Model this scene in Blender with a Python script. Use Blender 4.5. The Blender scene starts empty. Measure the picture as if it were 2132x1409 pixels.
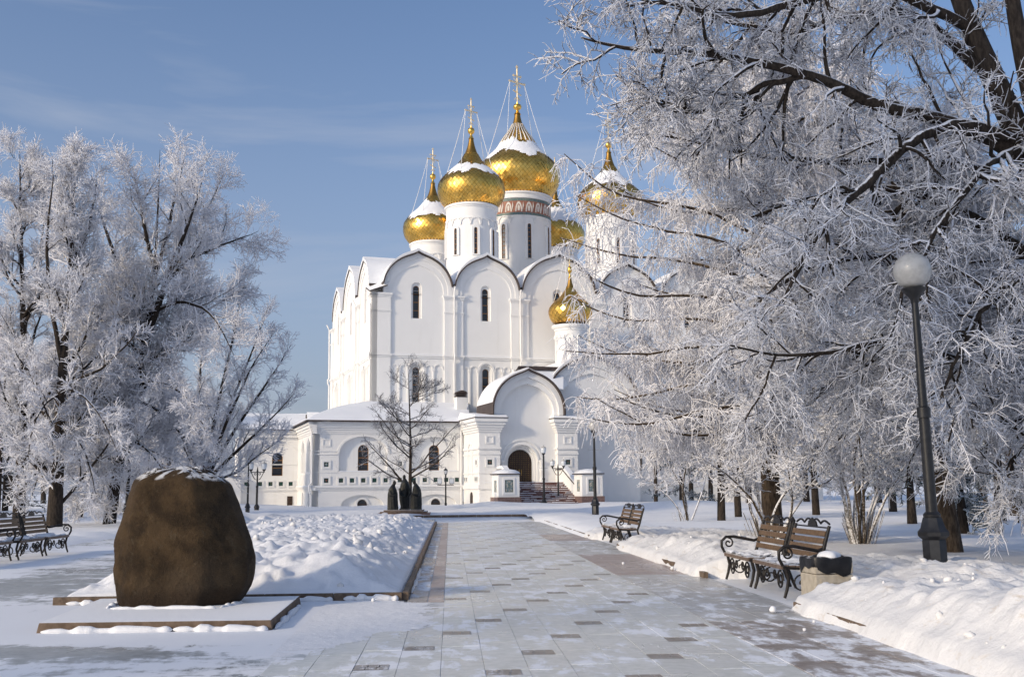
import bpy, bmesh, math, random
import numpy as np
from math import sin, cos, pi, radians, sqrt, exp
from mathutils import Vector, Matrix
from mathutils.geometry import tessellate_polygon

SC = bpy.context.scene
COL = SC.collection
random.seed(7)
RNG = np.random.default_rng(11)

# ---------------------------------------------------------------- camera, sky, sun, exposure
IMG_W, IMG_H, FPX = 2132.0, 1409.0, 2222.0
PITCH, YAW, ROLL, CAM_Z = .1398, .0587, -.0091, 1.6
_cy, _sy, _cp, _sp = cos(YAW), sin(YAW), cos(PITCH), sin(PITCH)
_fw = np.array([_sy*_cp, _cy*_cp, _sp]); _rt = np.array([_cy, -_sy, 0.]); _up = np.cross(_rt, _fw)
CF = _fw; CR = cos(ROLL)*_rt + sin(ROLL)*_up; CU = cos(ROLL)*_up - sin(ROLL)*_rt
cam_d = bpy.data.cameras.new('camera'); cam = bpy.data.objects.new('camera', cam_d); COL.objects.link(cam)
cam_d.sensor_width = 36; cam_d.lens = 36*FPX/IMG_W; cam_d.clip_start = .1; cam_d.clip_end = 3000
cam.matrix_world = Matrix(((CR[0], CU[0], -CF[0], 0), (CR[1], CU[1], -CF[1], 0), (CR[2], CU[2], -CF[2], CAM_Z), (0, 0, 0, 1)))
SC.camera = cam

SUN_AZ, SUN_EL = radians(215.0), radians(21.0)          # direction to the sun, angle from +X
sun_dir = Vector((cos(SUN_AZ)*cos(SUN_EL), sin(SUN_AZ)*cos(SUN_EL), sin(SUN_EL)))
W = bpy.data.worlds.new('World'); SC.world = W; W.use_nodes = True
nt = W.node_tree; nt.nodes.clear()
n_out = nt.nodes.new('ShaderNodeOutputWorld'); n_bg = nt.nodes.new('ShaderNodeBackground')
n_sky = nt.nodes.new('ShaderNodeTexSky'); n_sky.sky_type = 'NISHITA'; n_sky.sun_disc = False
n_sky.sun_elevation = SUN_EL; n_sky.sun_rotation = radians(90) - SUN_AZ
n_sky.air_density = 1.0; n_sky.dust_density = 3.6; n_sky.ozone_density = 5.0; n_sky.altitude = 100
n_bg.inputs['Strength'].default_value = .13
# pale winter haze, thickest at the horizon all the way round
n_sep = nt.nodes.new('ShaderNodeSeparateXYZ'); n_hz = nt.nodes.new('ShaderNodeMapRange'); n_hz.interpolation_type = 'SMOOTHSTEP'
n_hz.inputs[1].default_value = -.05; n_hz.inputs[2].default_value = .50; n_hz.inputs[3].default_value = .60; n_hz.inputs[4].default_value = .09
n_hm = nt.nodes.new('ShaderNodeMix'); n_hm.data_type = 'RGBA'; n_hm.inputs['B'].default_value = (2.75, 2.95, 3.65, 1)
# thin cirrus over the whole sky
n_tc = nt.nodes.new('ShaderNodeTexCoord'); n_map = nt.nodes.new('ShaderNodeMapping')
n_map.inputs['Rotation'].default_value = (0, 0, radians(20)); n_map.inputs['Scale'].default_value = (1.0, 1.8, 7.0)
n_no = nt.nodes.new('ShaderNodeTexNoise'); n_no.inputs['Scale'].default_value = 1.7; n_no.inputs['Detail'].default_value = 6
n_no.inputs['Roughness'].default_value = .55; n_no.inputs['Distortion'].default_value = .5
n_rmp = nt.nodes.new('ShaderNodeMapRange'); n_rmp.inputs[1].default_value = .45; n_rmp.inputs[2].default_value = .75
n_rmp.inputs[3].default_value = 0.; n_rmp.inputs[4].default_value = .6
n_mix = nt.nodes.new('ShaderNodeMix'); n_mix.data_type = 'RGBA'
n_mix.inputs['B'].default_value = (3.2, 3.4, 3.9, 1)
nt.links.new(n_tc.outputs['Generated'], n_map.inputs[0]); nt.links.new(n_map.outputs[0], n_no.inputs['Vector'])
nt.links.new(n_no.outputs[0], n_rmp.inputs[0]); nt.links.new(n_rmp.outputs[0], n_mix.inputs['Factor'])
nt.links.new(n_tc.outputs['Generated'], n_sep.inputs[0]); nt.links.new(n_sep.outputs[2], n_hz.inputs[0]); nt.links.new(n_hz.outputs[0], n_hm.inputs['Factor'])
nt.links.new(n_sky.outputs[0], n_hm.inputs['A']); nt.links.new(n_hm.outputs['Result'], n_mix.inputs['A']); nt.links.new(n_mix.outputs['Result'], n_bg.inputs['Color'])
nt.links.new(n_bg.outputs[0], n_out.inputs[0])
sun_d = bpy.data.lights.new('sun', 'SUN'); sun = bpy.data.objects.new('sun', sun_d); COL.objects.link(sun)
sun_d.energy = 2.1; sun_d.angle = radians(3.5); sun_d.color = (1.0, .82, .59)
sun.rotation_euler = sun_dir.to_track_quat('Z', 'Y').to_euler(); sun.location = (-30, -20, 30)
SC.view_settings.view_transform = 'Standard'; SC.view_settings.look = 'None'
SC.view_settings.gamma = 1.0; SC.view_settings.exposure = .36
SC.render.engine = 'CYCLES'
SC.cycles.max_bounces = 6; SC.cycles.diffuse_bounces = 3; SC.cycles.glossy_bounces = 3
SC.cycles.use_denoising = True

# ---------------------------------------------------------------- pixel helpers (photo pixels -> places in the scene)
def _ray(u, v): return CF + CR*(u - IMG_W/2)/FPX - CU*(v - IMG_H/2)/FPX
def ground(u, v, z=0.):
    d = _ray(u, v); t = (z - CAM_Z)/d[2]; return np.array([d[0]*t, d[1]*t, z])
def aty(u, v, Y):
    d = _ray(u, v); t = Y/d[1]; return np.array([d[0]*t, Y, CAM_Z + d[2]*t])

# ---------------------------------------------------------------- materials
def new_mat(name):
    m = bpy.data.materials.new(name); m.use_nodes = True; t = m.node_tree
    return m, t, t.nodes['Principled BSDF']
def N(t, typ, **kw):
    n = t.nodes.new(typ)
    for k, v in kw.items():
        if k in n.inputs.keys(): n.inputs[k].default_value = v
        else: setattr(n, k, v)
    return n
def coords(t, kind='Object', scale=(1, 1, 1)):
    tc = N(t, 'ShaderNodeTexCoord'); mp = N(t, 'ShaderNodeMapping'); mp.inputs['Scale'].default_value = scale
    if kind == 'World':
        g = N(t, 'ShaderNodeNewGeometry'); t.links.new(g.outputs['Position'], mp.inputs[0])
    else: t.links.new(tc.outputs[kind], mp.inputs[0])
    return mp.outputs[0]
def noise(t, vec, scale, detail=4, rough=.55, dist=0.):
    n = N(t, 'ShaderNodeTexNoise', Scale=scale, Detail=detail, Roughness=rough, Distortion=dist)
    t.links.new(vec, n.inputs['Vector']); return n.outputs[0]
def ramp(t, fac, a, b, lo=0., hi=1.):
    r = N(t, 'ShaderNodeMapRange'); r.interpolation_type = 'SMOOTHSTEP'
    r.inputs[1].default_value = a; r.inputs[2].default_value = b; r.inputs[3].default_value = lo; r.inputs[4].default_value = hi
    t.links.new(fac, r.inputs[0]); return r.outputs[0]
def mixc(t, fac, A, B):
    m = N(t, 'ShaderNodeMix', data_type='RGBA')
    for s, v in (('A', A), ('B', B)):
        if isinstance(v, tuple): m.inputs[s].default_value = v if len(v) == 4 else v + (1,)
        else: t.links.new(v, m.inputs[s])
    if isinstance(fac, float): m.inputs['Factor'].default_value = fac
    else: t.links.new(fac, m.inputs['Factor'])
    return m.outputs['Result']
def math_(t, op, a, b):
    m = N(t, 'ShaderNodeMath', operation=op)
    for i, v in enumerate((a, b)):
        if isinstance(v, (int, float)): m.inputs[i].default_value = v
        else: t.links.new(v, m.inputs[i])
    return m.outputs[0]
def bump(t, b, h, strength, dist):
    n = N(t, 'ShaderNodeBump', Strength=strength, Distance=dist); t.links.new(h, n.inputs['Height'])
    t.links.new(n.outputs[0], b.inputs['Normal'])
def up_facing(t):
    g = N(t, 'ShaderNodeNewGeometry'); s = N(t, 'ShaderNodeSeparateXYZ'); t.links.new(g.outputs['Normal'], s.inputs[0]); return s.outputs[2]
SNOW_C = (.86, .875, .90)
def simple(name, c1, c2=None, rough=.7, scale=3., metal=0., kind='Object', bmp=0., spec=.4, detail=5, lo=.35, hi=.65):
    m, t, b = new_mat(name); b.inputs['Roughness'].default_value = rough; b.inputs['Metallic'].default_value = metal
    b.inputs['Specular IOR Level'].default_value = spec
    if c2 is None: b.inputs['Base Color'].default_value = c1 + (1,)
    else:
        v = coords(t, kind); n = noise(t, v, scale, detail)
        t.links.new(mixc(t, ramp(t, n, lo, hi), c1, c2), b.inputs['Base Color'])
        if bmp: bump(t, b, n, bmp, .02)
    return m
def snowy(name, c1, c2, rough=.7, scale=3., sscale=4., up=.55, cover=.5, kind='Object', stretch=(1, 1, 1), bmp=.3, soft=.06, metal=0., spec=.3):
    """a surface with snow lying on what faces up, in patches"""
    m, t, b = new_mat(name); b.inputs['Roughness'].default_value = rough; b.inputs['Specular IOR Level'].default_value = spec
    b.inputs['Metallic'].default_value = metal
    v = coords(t, kind); n = noise(t, v, scale, 6); c = mixc(t, ramp(t, n, .35, .65), c1, c2)
    v2 = coords(t, 'World', stretch); n2 = noise(t, v2, sscale, 6, .6, .4)
    f1 = ramp(t, n2, 1 - cover - soft, 1 - cover + soft); f2 = ramp(t, up_facing(t), up - .2, up + .15)
    f = math_(t, 'MULTIPLY', f1, f2)
    t.links.new(mixc(t, f, c, SNOW_C), b.inputs['Base Color'])
    if metal: t.links.new(math_(t, 'MULTIPLY', math_(t, 'SUBTRACT', 1., f), metal), b.inputs['Metallic'])
    bump(t, b, n, bmp, .02)
    return m
def mat_snow(name, scale=6., strength=.35, dist=.05, dirt=0., c=SNOW_C):
    m, t, b = new_mat(name); b.inputs['Roughness'].default_value = .62; b.inputs['Specular IOR Level'].default_value = .25
    v = coords(t, 'World'); n = noise(t, v, scale, 8, .62); n2 = noise(t, v, .55, 5, .6)
    col = mixc(t, ramp(t, n2, .3, .7), c, (c[0]*.95, c[1]*.955, c[2]*.965))
    if dirt:
        n3 = noise(t, coords(t, 'World', (1, 1, 2.2)), 2.3, 7, .65, .6)
        col = mixc(t, ramp(t, n3, .56, .74, 0., dirt), col, (.50, .40, .28))
    t.links.new(col, b.inputs['Base Color']); bump(t, b, n, strength, dist)
    return m
M = {}
def mat_plaster(name, c, dirt):
    """limewash with faint vertical run-off streaks and patchy repairs"""
    m, t, b = new_mat(name); b.inputs['Roughness'].default_value = .78; b.inputs['Specular IOR Level'].default_value = .2
    v = coords(t, 'World'); n = noise(t, v, .35, 5, .6); n2 = noise(t, coords(t, 'World', (1.6, 1.6, .12)), 1.4, 6, .65); n3 = noise(t, v, 5., 6, .6)
    col = mixc(t, ramp(t, n, .3, .7), c, tuple(x*.955 for x in c))
    col = mixc(t, ramp(t, n2, .54, .74, 0., dirt), col, (.60, .58, .54))
    col = mixc(t, ramp(t, n3, .62, .75, 0., dirt*.6), col, (.66, .64, .60))
    t.links.new(col, b.inputs['Base Color']); bump(t, b, n3, .12, .03)
    return m
M['plaster'] = mat_plaster('white_plaster', (.86, .855, .84), .16)
M['plaster_low'] = mat_plaster('white_plaster_gallery', (.84, .835, .82), .26)
M['snow'] = mat_snow('snow', c=(.82, .83, .855))
M['snow_roof'] = mat_snow('roof_snow', 1.2, .25, .15)
M['snow_bank'] = mat_snow('bank_snow', 9., .5, .05, .55, (.765, .765, .77))
M['snow_field'] = mat_snow('field_snow', 4., .3, .05)
M['roof_metal'] = simple('brown_roof_metal', (.045, .032, .028), (.07, .05, .042), .5, 1.5)
M['glass'] = simple('dark_window_glass', (.018, .022, .028), (.035, .04, .05), .12, .8, spec=.6)
M['window_wood'] = simple('orange_brown_window_wood', (.22, .10, .035), (.30, .15, .05), .6, 4.)
M['door'] = simple('dark_studded_door', (.025, .013, .009), (.045, .025, .016), .55, 4.)
M['brass'] = simple('brass_stud', (.42, .28, .09), None, .4, metal=.8)
M['stair'] = snowy('red_granite_step', (.10, .05, .045), (.17, .09, .08), .6, 5., 2.2, .5, .52, stretch=(.6, 3, 3))
M['granite'] = simple('brown_granite', (.16, .10, .085), (.24, .16, .14), .5, 8.)
M['green_tile'] = simple('green_glazed_tile', (.02, .07, .05), (.16, .12, .07), .3, 7., lo=.5, hi=.62)
M['red_tile'] = simple('red_glazed_tile', (.20, .045, .03), (.10, .16, .14), .3, 9., lo=.5, hi=.55)
M['tile_edge'] = simple('dark_green_tile_edge', (.012, .045, .04), None, .3)
M['mosaic'] = simple('pale_mosaic', (.45, .42, .36), (.16, .22, .24), .5, 5., lo=.45, hi=.55)
M['frieze_red'] = simple('terracotta_frieze', (.29, .115, .075), (.36, .17, .115), .6, 3.)
M['frieze_teal'] = simple('teal_frieze', (.08, .16, .18), (.20, .22, .18), .5, 6.)
M['frieze_white'] = simple('white_frieze', (.70, .66, .60), None, .6)
def mat_gold():
    m, t, b = new_mat('gilded_plate'); b.inputs['Metallic'].default_value = 1.
    v = coords(t, 'Object'); n = noise(t, v, 2.6, 5); n2 = noise(t, v, .5, 3)
    c = mixc(t, ramp(t, n, .3, .7), (.80, .46, .09), (.95, .60, .15))
    t.links.new(c, b.inputs['Base Color']); t.links.new(ramp(t, n2, .3, .7, .24, .36), b.inputs['Roughness'])
    return m
M['gold'] = mat_gold()
M['gold_seam'] = simple('dull_gold_seam', (.30, .17, .04), (.38, .22, .06), .45, 6., metal=1.)
M['gold_frost'] = simple('frosted_gold', (.80, .58, .26), (.9, .82, .66), .45, 9., metal=.6)
M['chain'] = simple('frosted_chain', (.72, .72, .72), None, .7)

# ---------------------------------------------------------------- mesh helpers
class MB:
    def __init__(s): s.v = []; s.f = []
    def add(s, vs, fs):
        o = len(s.v); s.v.extend([tuple(map(float, p)) for p in vs]); s.f.extend([tuple(i + o for i in f) for f in fs]); return s
    def box(s, x0, x1, y0, y1, z0, z1):
        return s.add([(x0, y0, z0), (x1, y0, z0), (x1, y1, z0), (x0, y1, z0), (x0, y0, z1), (x1, y0, z1), (x1, y1, z1), (x0, y1, z1)],
                     [(0, 3, 2, 1), (4, 5, 6, 7), (0, 1, 5, 4), (1, 2, 6, 5), (2, 3, 7, 6), (3, 0, 4, 7)])
    def ext(s, outer, holes=(), d0=0., d1=1., o=(0, 0, 0), a=(1, 0, 0), d=(0, 1, 0), u=(0, 0, 1)):
        """extrude a 2D outline (with holes) from depth d0 to d1"""
        o, a, d, u = map(lambda q: np.array(q, float), (o, a, d, u))
        loops = [list(outer)] + [list(h) for h in holes]
        pts = [p for l in loops for p in l]
        tris = tessellate_polygon([[Vector((p[0], p[1], 0)) for p in l] for l in loops])
        n = len(pts)
        vs = [o + a*p[0] + u*p[1] + d*d0 for p in pts] + [o + a*p[0] + u*p[1] + d*d1 for p in pts]
        fs = [tuple(t) for t in tris] + [tuple(i + n for i in reversed(t)) for t in tris]
        k = 0
        for l in loops:
            m = len(l)
            for i in range(m):
                j = (i + 1) % m; fs.append((k + i, k + j, k + j + n, k + i + n))
            k += m
        return s.add(vs, fs)
    def lathe(s, prof, n=32, c=(0, 0), a0=0., a1=2*pi, caps=False):
        full = abs(a1 - a0 - 2*pi) < 1e-6; cnt = n if full else n + 1; vs = []; fs = []
        for (r, z) in prof:
            for i in range(cnt):
                a = a0 + (a1 - a0)*i/n; vs.append((c[0] + r*cos(a), c[1] + r*sin(a), z))
        for k in range(len(prof) - 1):
            for i in range(n):
                j = (i + 1) % cnt; fs.append((k*cnt + i, k*cnt + j, (k + 1)*cnt + j, (k + 1)*cnt + i))
        if caps: fs.append(tuple(range(cnt))[::-1]); fs.append(tuple(range((len(prof) - 1)*cnt, len(prof)*cnt)))
        return s.add(vs, fs)
    def tube(s, pts, r, n=8, caps=True):
        P = [Vector(p) for p in pts]; k = len(P); rs = r if hasattr(r, '__len__') else [r]*k
        vs = []; fs = []; up = Vector((0, 0, 1)); u = None
        for i in range(k):
            t = (P[min(i + 1, k - 1)] - P[max(i - 1, 0)]).normalized()
            if u is None:
                ref = up if abs(t.z) < .9 else Vector((1, 0, 0)); u = t.cross(ref).normalized()
            else:
                u = (u - t*u.dot(t)); u = u.normalized() if u.length > 1e-6 else t.orthogonal().normalized()
            w = t.cross(u)
            for j in range(n):
                a = 2*pi*j/n; vs.append(P[i] + (u*cos(a) + w*sin(a))*rs[i])
        for i in range(k - 1):
            for j in range(n):
                q = (j + 1) % n; fs.append((i*n + j, i*n + q, (i + 1)*n + q, (i + 1)*n + j))
        if caps: fs.append(tuple(range(n))[::-1]); fs.append(tuple(range((k - 1)*n, k*n)))
        return s.add(vs, fs)
    def build(s, name, mat, parent=None, smooth=0., bevel=0., loc=None):
        me = bpy.data.meshes.new(name); me.from_pydata(s.v, [], s.f); me.update()
        bm = bmesh.new(); bm.from_mesh(me); bmesh.ops.recalc_face_normals(bm, faces=bm.faces)
        if bevel:
            es = [e for e in bm.edges if len(e.link_faces) == 2 and e.calc_face_angle(0) > .5]
            bmesh.ops.bevel(bm, geom=es, offset=bevel, segments=2, affect='EDGES', profile=.6)
        bm.to_mesh(me); bm.free()
        if smooth:
            me.polygons.foreach_set('use_smooth', [True]*len(me.polygons)); me.set_sharp_from_angle(angle=radians(smooth))
        me.materials.append(mat if not isinstance(mat, str) else M[mat])
        ob = bpy.data.objects.new(name, me); COL.objects.link(ob)
        if parent is not None: ob.parent = parent
        if loc is not None: ob.location = loc
        return ob
def empty(name, loc=(0, 0, 0), rz=0.):
    e = bpy.data.objects.new(name, None); COL.objects.link(e); e.location = loc; e.rotation_euler = (0, 0, rz); e.empty_display_size = .5
    return e
def tag(o, label, cat, group=None, kind=None):
    o['label'] = label; o['category'] = cat
    if group: o['group'] = group
    if kind: o['kind'] = kind
    return o
def copy_tree(o, parent=None):
    c = o.copy(); COL.objects.link(c)
    if parent is not None: c.parent = parent
    for ch in list(o.children): copy_tree(ch, c)
    return c
def share(src, name, parent, loc, rot=None, scale=None):
    ob = bpy.data.objects.new(name, src.data); COL.objects.link(ob); ob.parent = parent; ob.location = loc
    if rot: ob.rotation_euler = rot
    if scale: ob.scale = scale
    return ob
def np_mesh(name, V, Fq, mat, parent=None, smooth=True):
    """V (n,3), Fq (m,3 or 4) numpy -> one mesh object"""
    me = bpy.data.meshes.new(name); m, k = Fq.shape
    me.vertices.add(len(V)); me.vertices.foreach_set('co', np.ascontiguousarray(V, dtype=np.float32).ravel())
    me.loops.add(m*k); me.loops.foreach_set('vertex_index', np.ascontiguousarray(Fq, dtype=np.int32).ravel())
    me.polygons.add(m); me.polygons.foreach_set('loop_start', np.arange(0, m*k, k, dtype=np.int32))
    me.polygons.foreach_set('loop_total', np.full(m, k, dtype=np.int32))
    if smooth: me.polygons.foreach_set('use_smooth', np.ones(m, dtype=bool))
    me.update(calc_edges=True); me.validate()
    me.materials.append(mat if not isinstance(mat, str) else M[mat])
    ob = bpy.data.objects.new(name, me); COL.objects.link(ob)
    if parent is not None: ob.parent = parent
    return ob
# value noise on numpy arrays (for relief)
_PERM = np.random.default_rng(5).random((256, 256))
def vnoise(x, y):
    xi = np.floor(x).astype(int); yi = np.floor(y).astype(int); fx = x - xi; fy = y - yi
    fx = fx*fx*(3 - 2*fx); fy = fy*fy*(3 - 2*fy)
    a = _PERM[xi & 255, yi & 255]; b = _PERM[(xi + 1) & 255, yi & 255]; c = _PERM[xi & 255, (yi + 1) & 255]; d = _PERM[(xi + 1) & 255, (yi + 1) & 255]
    return (a*(1 - fx) + b*fx)*(1 - fy) + (c*(1 - fx) + d*fx)*fy
def fbm(x, y, oct=4, gain=.5):
    s = 0; a = 1; n = 0
    for i in range(oct):
        s = s + a*vnoise(x*2**i + 17*i, y*2**i + 31*i); n += a; a *= gain
    return s/n
def sstep(x, a, b):
    t = np.clip((x - a)/(b - a), 0, 1); return t*t*(3 - 2*t)
# ================================================================ the cathedral
PHI = .259
church = empty('cathedral', (-7.37, 100.56, 0), PHI)
tag(church, 'white orthodox cathedral with five golden onion domes and snowy roofs', 'cathedral')
FR = dict(o=(0, 0, 0), a=(1, 0, 0), d=(0, 1, 0))
SD = dict(o=(0, 0, 0), a=(0, 1, 0), d=(1, 0, 0))
def frame_at(fr, depth):
    o = np.array(fr['o'], float) + np.array(fr['d'], float)*depth; return dict(o=tuple(o), a=fr['a'], d=fr['d'])
def arch(cx, z0, z1, w, n=12):
    r = w/2; zc = z1 - r
    return [(cx - r, z0), (cx + r, z0)] + [(cx + r*cos(pi*i/n), zc + r*sin(pi*i/n)) for i in range(0, n + 1)]
def seg_arch(cx, z0, zs, z1, w, n=14):
    r = w/2; h = z1 - zs
    return [(cx - r, z0), (cx + r, z0)] + [(cx + r*cos(pi*i/n), zs + h*sin(pi*i/n)) for i in range(0, n + 1)]
def ogee(cx, w, z0, rise, n=15):
    """stilted round arch with a small pointed tip"""
    extra = max(rise - w, 0); stilt = .52*extra; tip = extra - stilt; pts = []
    xs = [-w*cos(pi/2*i/n) for i in range(n)]; xs = xs + [-w*.10, -w*.05, -w*.02, 0.]
    xs = sorted(set(round(x, 4) for x in xs)); xs = xs + [-x for x in reversed(xs[:-1])]
    for x in xs: pts.append((cx + x, z0 + stilt + sqrt(max(w*w - x*x, 0)) + tip*exp(-abs(x)/(.13*w))))
    return [(cx - w - .0005, z0)] + pts + [(cx + w + .0005, z0)]
def ring(outer, inner): return list(outer) + list(reversed(inner))
def window(parent, fr, cx, z0, z1, w, depth, bars=4, name='window', mat='window_wood'):
    """wood frame with its pane and glazing bars, set into an opening"""
    mb = MB(); t = .055
    inner = arch(cx, z0 + t, z1 - t, w - 2*t)
    mb.ext(arch(cx, z0, z1, w), [inner], depth, depth + .1, **fr)
    win = mb.build(name, mat, parent)
    MB().ext(inner, [], depth + .05, depth + .07, **fr).build('pane', 'glass', win)
    for i in range(1, bars):
        z = z0 + (z1 - z0)*i/bars
        MB().ext([(cx - w/2 + t, z - .035), (cx + w/2 - t, z - .035), (cx + w/2 - t, z + .035), (cx - w/2 + t, z + .035)], [], depth + .01, depth + .049, **fr).build('glazing_bar', mat, win)
    return win
def band(fr, a0, a1, z0, z1, prouds, mb):
    """moulding of stacked strips: prouds = list of (fraction height, depth in front)"""
    z = z0
    for frac, p in prouds:
        z2 = z + (z1 - z0)*frac
        mb.ext([(a0 - p, z), (a1 + p, z), (a1 + p, z2), (a0 - p, z2)], [], -p, .5, **fr); z = z2

ZC, Z0W = 20.25, 7.0
def facade(fr, bays, piers, length, depth_back, is_front):
    D = .17
    # one wall panel to each bay, meeting behind the pilasters
    for k, (c, w, rise, wn) in enumerate(bays):
        e0 = .02 if k == 0 else (piers[k][0] + piers[k][1])/2; e1 = length - .02 if k == len(bays) - 1 else (piers[k + 1][0] + piers[k + 1][1])/2
        og = ogee(c, w, ZC, rise)
        outer = [(e0, Z0W), (e1, Z0W), (e1, ZC + .01)] + ([(c + w + .02, ZC + .01)] if e1 > c + w + .03 else []) + list(reversed(og))[1:-1] + ([(c - w - .02, ZC + .01)] if e0 < c - w - .03 else []) + [(e0, ZC + .01)]
        MB().ext(outer, [arch(c - .1, 17.92, 21.45, 1.05), arch(c - .1, 9.0, 13.5, 1.1)], D, .85, **fr).build('wall', 'plaster', church)
    MB().ext([(0.02, Z0W), (length - .02, Z0W), (length - .02, 21.), (0.02, 21.)], [], 1.15, 1.4, **fr).build('wall_core', 'plaster', church)
    for (c, w, rise, wn) in bays:
        for (z0, z1, wd, od, oz, oo) in ((17.92, 21.15, .62, .42, 21.45, 1.05), (9.0, 13.22, .66, .42, 13.5, 1.1)):
            # splayed reveal then the frame
            MB().ext(arch(c - .1, z0 - .02, oz + .02, oo + .04), [arch(c - .1, z0, z1, wd)], .38, .84, **fr).build('window_reveal', 'plaster', church)
            window(church, fr, c - .1, z0, z1, wd, .5, 4 if z0 > 15 else 5)
        # archivolt in two steps, roof edge, snow
        wi = w*.765; wm = w*.89
        sc = ogee(c, w, ZC, rise); mid = ogee(c, wm, ZC, rise - (w - wm)*1.35); inn = ogee(c, wi, ZC, rise - (w - wi)*1.5)
        MB().ext(ring(sc, mid), [], 0., .19, **fr).build('archivolt', 'plaster', church, 40)
        MB().ext(ring(ogee(c, wm - .004, ZC, rise - (w - wm)*1.35 - .004), inn), [], .08, .185, **fr).build('archivolt', 'plaster', church, 40)
        ex = [p for p in ogee(c, w + .01, ZC + .005, rise + .01, 22) if p[1] > ZC + .75]; ex2 = [p for p in ogee(c, w + .12, ZC + .005, rise + .13, 22) if p[1] > ZC + .75]
        MB().ext(ring(ex2, ex), [], -.33 if is_front else -.08, depth_back, **fr).build('gable_roof', 'roof_metal', church, 50)
        s1 = [p for p in ogee(c, w + .125, ZC + .005, rise + .135, 22) if p[1] > ZC + 1.05]
        s2 = [(p[0], p[1] + .03 + .28*(1 - (abs(p[0] - c)/w)**4)) for p in s1]
        MB().ext(ring(s2, s1), [], -.16 if is_front else -.12, depth_back, **fr).build('roof_snow', 'snow_roof', church, 50)
    # pilasters with capitals
    for i, (p0, p1) in enumerate(piers):
        mb = MB(); mb.ext([(p0, Z0W), (p1, Z0W), (p1, ZC - .4), (p0, ZC - .4)], [], 0., .5, **fr)
        mb.build('pilaster', 'plaster', church)
        mb = MB(); band(fr, p0, p1, ZC - .42, ZC, [(.3, .04), (.3, .09), (.4, .16)], mb); mb.build('capital', 'plaster', church)
        mb = MB(); band(fr, p0, p1, 18.42, 18.62, [(.5, .03), (.5, .07)], mb); mb.build('neck_band', 'plaster', church)
        mb = MB(); band(fr, p0, p1, 14.08, 14.42, [(.45, .05), (.55, .12)], mb); mb.build('string_band', 'plaster', church)
        a0 = bays[i - 1][0] + bays[i - 1][1] if i > 0 else 0.02
        a1 = bays[i][0] - bays[i][1] if i < len(bays) else length - .02
        if 0 < i < len(bays):
            MB().ext([(a0 - .02, ZC + .002), (a1 + .02, ZC + .002), (a1 + .02, 21.25), (a0 - .02, 21.25)], [], .02, .5, **fr).build('pier_block', 'plaster', church)
    # string course between the pilasters with a line of snow
    for i in range(len(piers) - 1):
        a0, a1 = piers[i][1], piers[i + 1][0]
        mb = MB()
        for (z0, z1, p) in ((14.08, 14.24, .09), (14.242, 14.4, .03)): mb.ext([(a0, z0), (a1, z0), (a1, z1), (a0, z1)], [], p, .5, **fr)
        mb.build('string_course', 'plaster', church)
        MB().ext([(a0 + .01, 14.402), (a1 - .01, 14.402), (a1 - .01, 14.46), (a0 + .01, 14.46)], [], .04, .168, **fr).build('ledge_snow', 'snow_roof', church)
        # blind arcade around the lower window
        c = bays[i][0] - .1; hw = (a1 - a0)/2
        xs = [c - 1.68, c - .82, c + .82, c + 1.68]
        for k, x in enumerate(xs):
            if a0 + .1 < x < a1 - .1:
                MB().ext([(x - .075, 8.), (x + .075, 8.), (x + .075, 12.85), (x - .075, 12.85)], [], .07, .18, **fr).build('half_column', 'plaster', church)
                MB().ext([(x - .12, 12.85), (x + .12, 12.85), (x + .15, 13.02), (x - .15, 13.02)], [], .04, .18, **fr).build('column_capital', 'plaster', church)
        for (m0, m1) in ((a0 + .05, xs[0]), (xs[0], xs[1]), (xs[2], xs[3]), (xs[3], a1 - .05)):
            if m1 - m0 > .3:
                cc, wd = (m0 + m1)/2, m1 - m0
                MB().ext(ring(seg_arch(cc, 13.0, 13.02, 13.02 + wd*.55, wd)[2:], seg_arch(cc, 13.0, 13.02, 13.02 + wd*.55 - .12, wd - .22)[2:]), [], .08, .18, **fr).build('blind_arch', 'plaster', church)
        MB().ext(ring(arch(c, 13.03, 13.86, 1.66)[2:], arch(c, 13.03, 13.68, 1.3)[2:]), [], .05, .18, **fr).build('window_hood', 'plaster', church)

front_bays = [(4.45, 3.38, 4.1, 0), (11.42, 3.3, 4.1, 0), (19.0, 3.95, 4.62, 1), (26.6, 3.3, 4.1, 0), (33.6, 3.38, 4.1, 0)]
front_piers = [(0., 1.8), (7.08, 8.97), (13.89, 15.7), (22.3, 24.1), (29.05, 30.9), (36.2, 38.)]
facade(FR, front_bays, front_piers, 38., 5.5, True)
side_bays = [(4.55, 3.2, 3.95, 0), (13.0, 4.0, 4.75, 1), (21.5, 3.2, 3.95, 0)]
side_piers = [(.0, 1.5), (7.4, 9.1), (16.9, 18.6), (24.5, 26.)]
facade(SD, side_bays, side_piers, 26., 6.5, False)
# far sides, plain
MB().box(37.4, 38., .9, 26., 7, 20.3).build('wall', 'plaster', church)
MB().box(.9, 37.4, 25.4, 26., 7, 20.3).build('wall', 'plaster', church)
# apse that shows past the far corner
MB().lathe([(3.0, 0), (3.0, 16.4), (3.12, 16.4), (3.12, 17.0), (2.2, 18.4), (.1, 19.2)], 28, (3.6, 26.4)).build('apse', 'plaster', church, 30)
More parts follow.
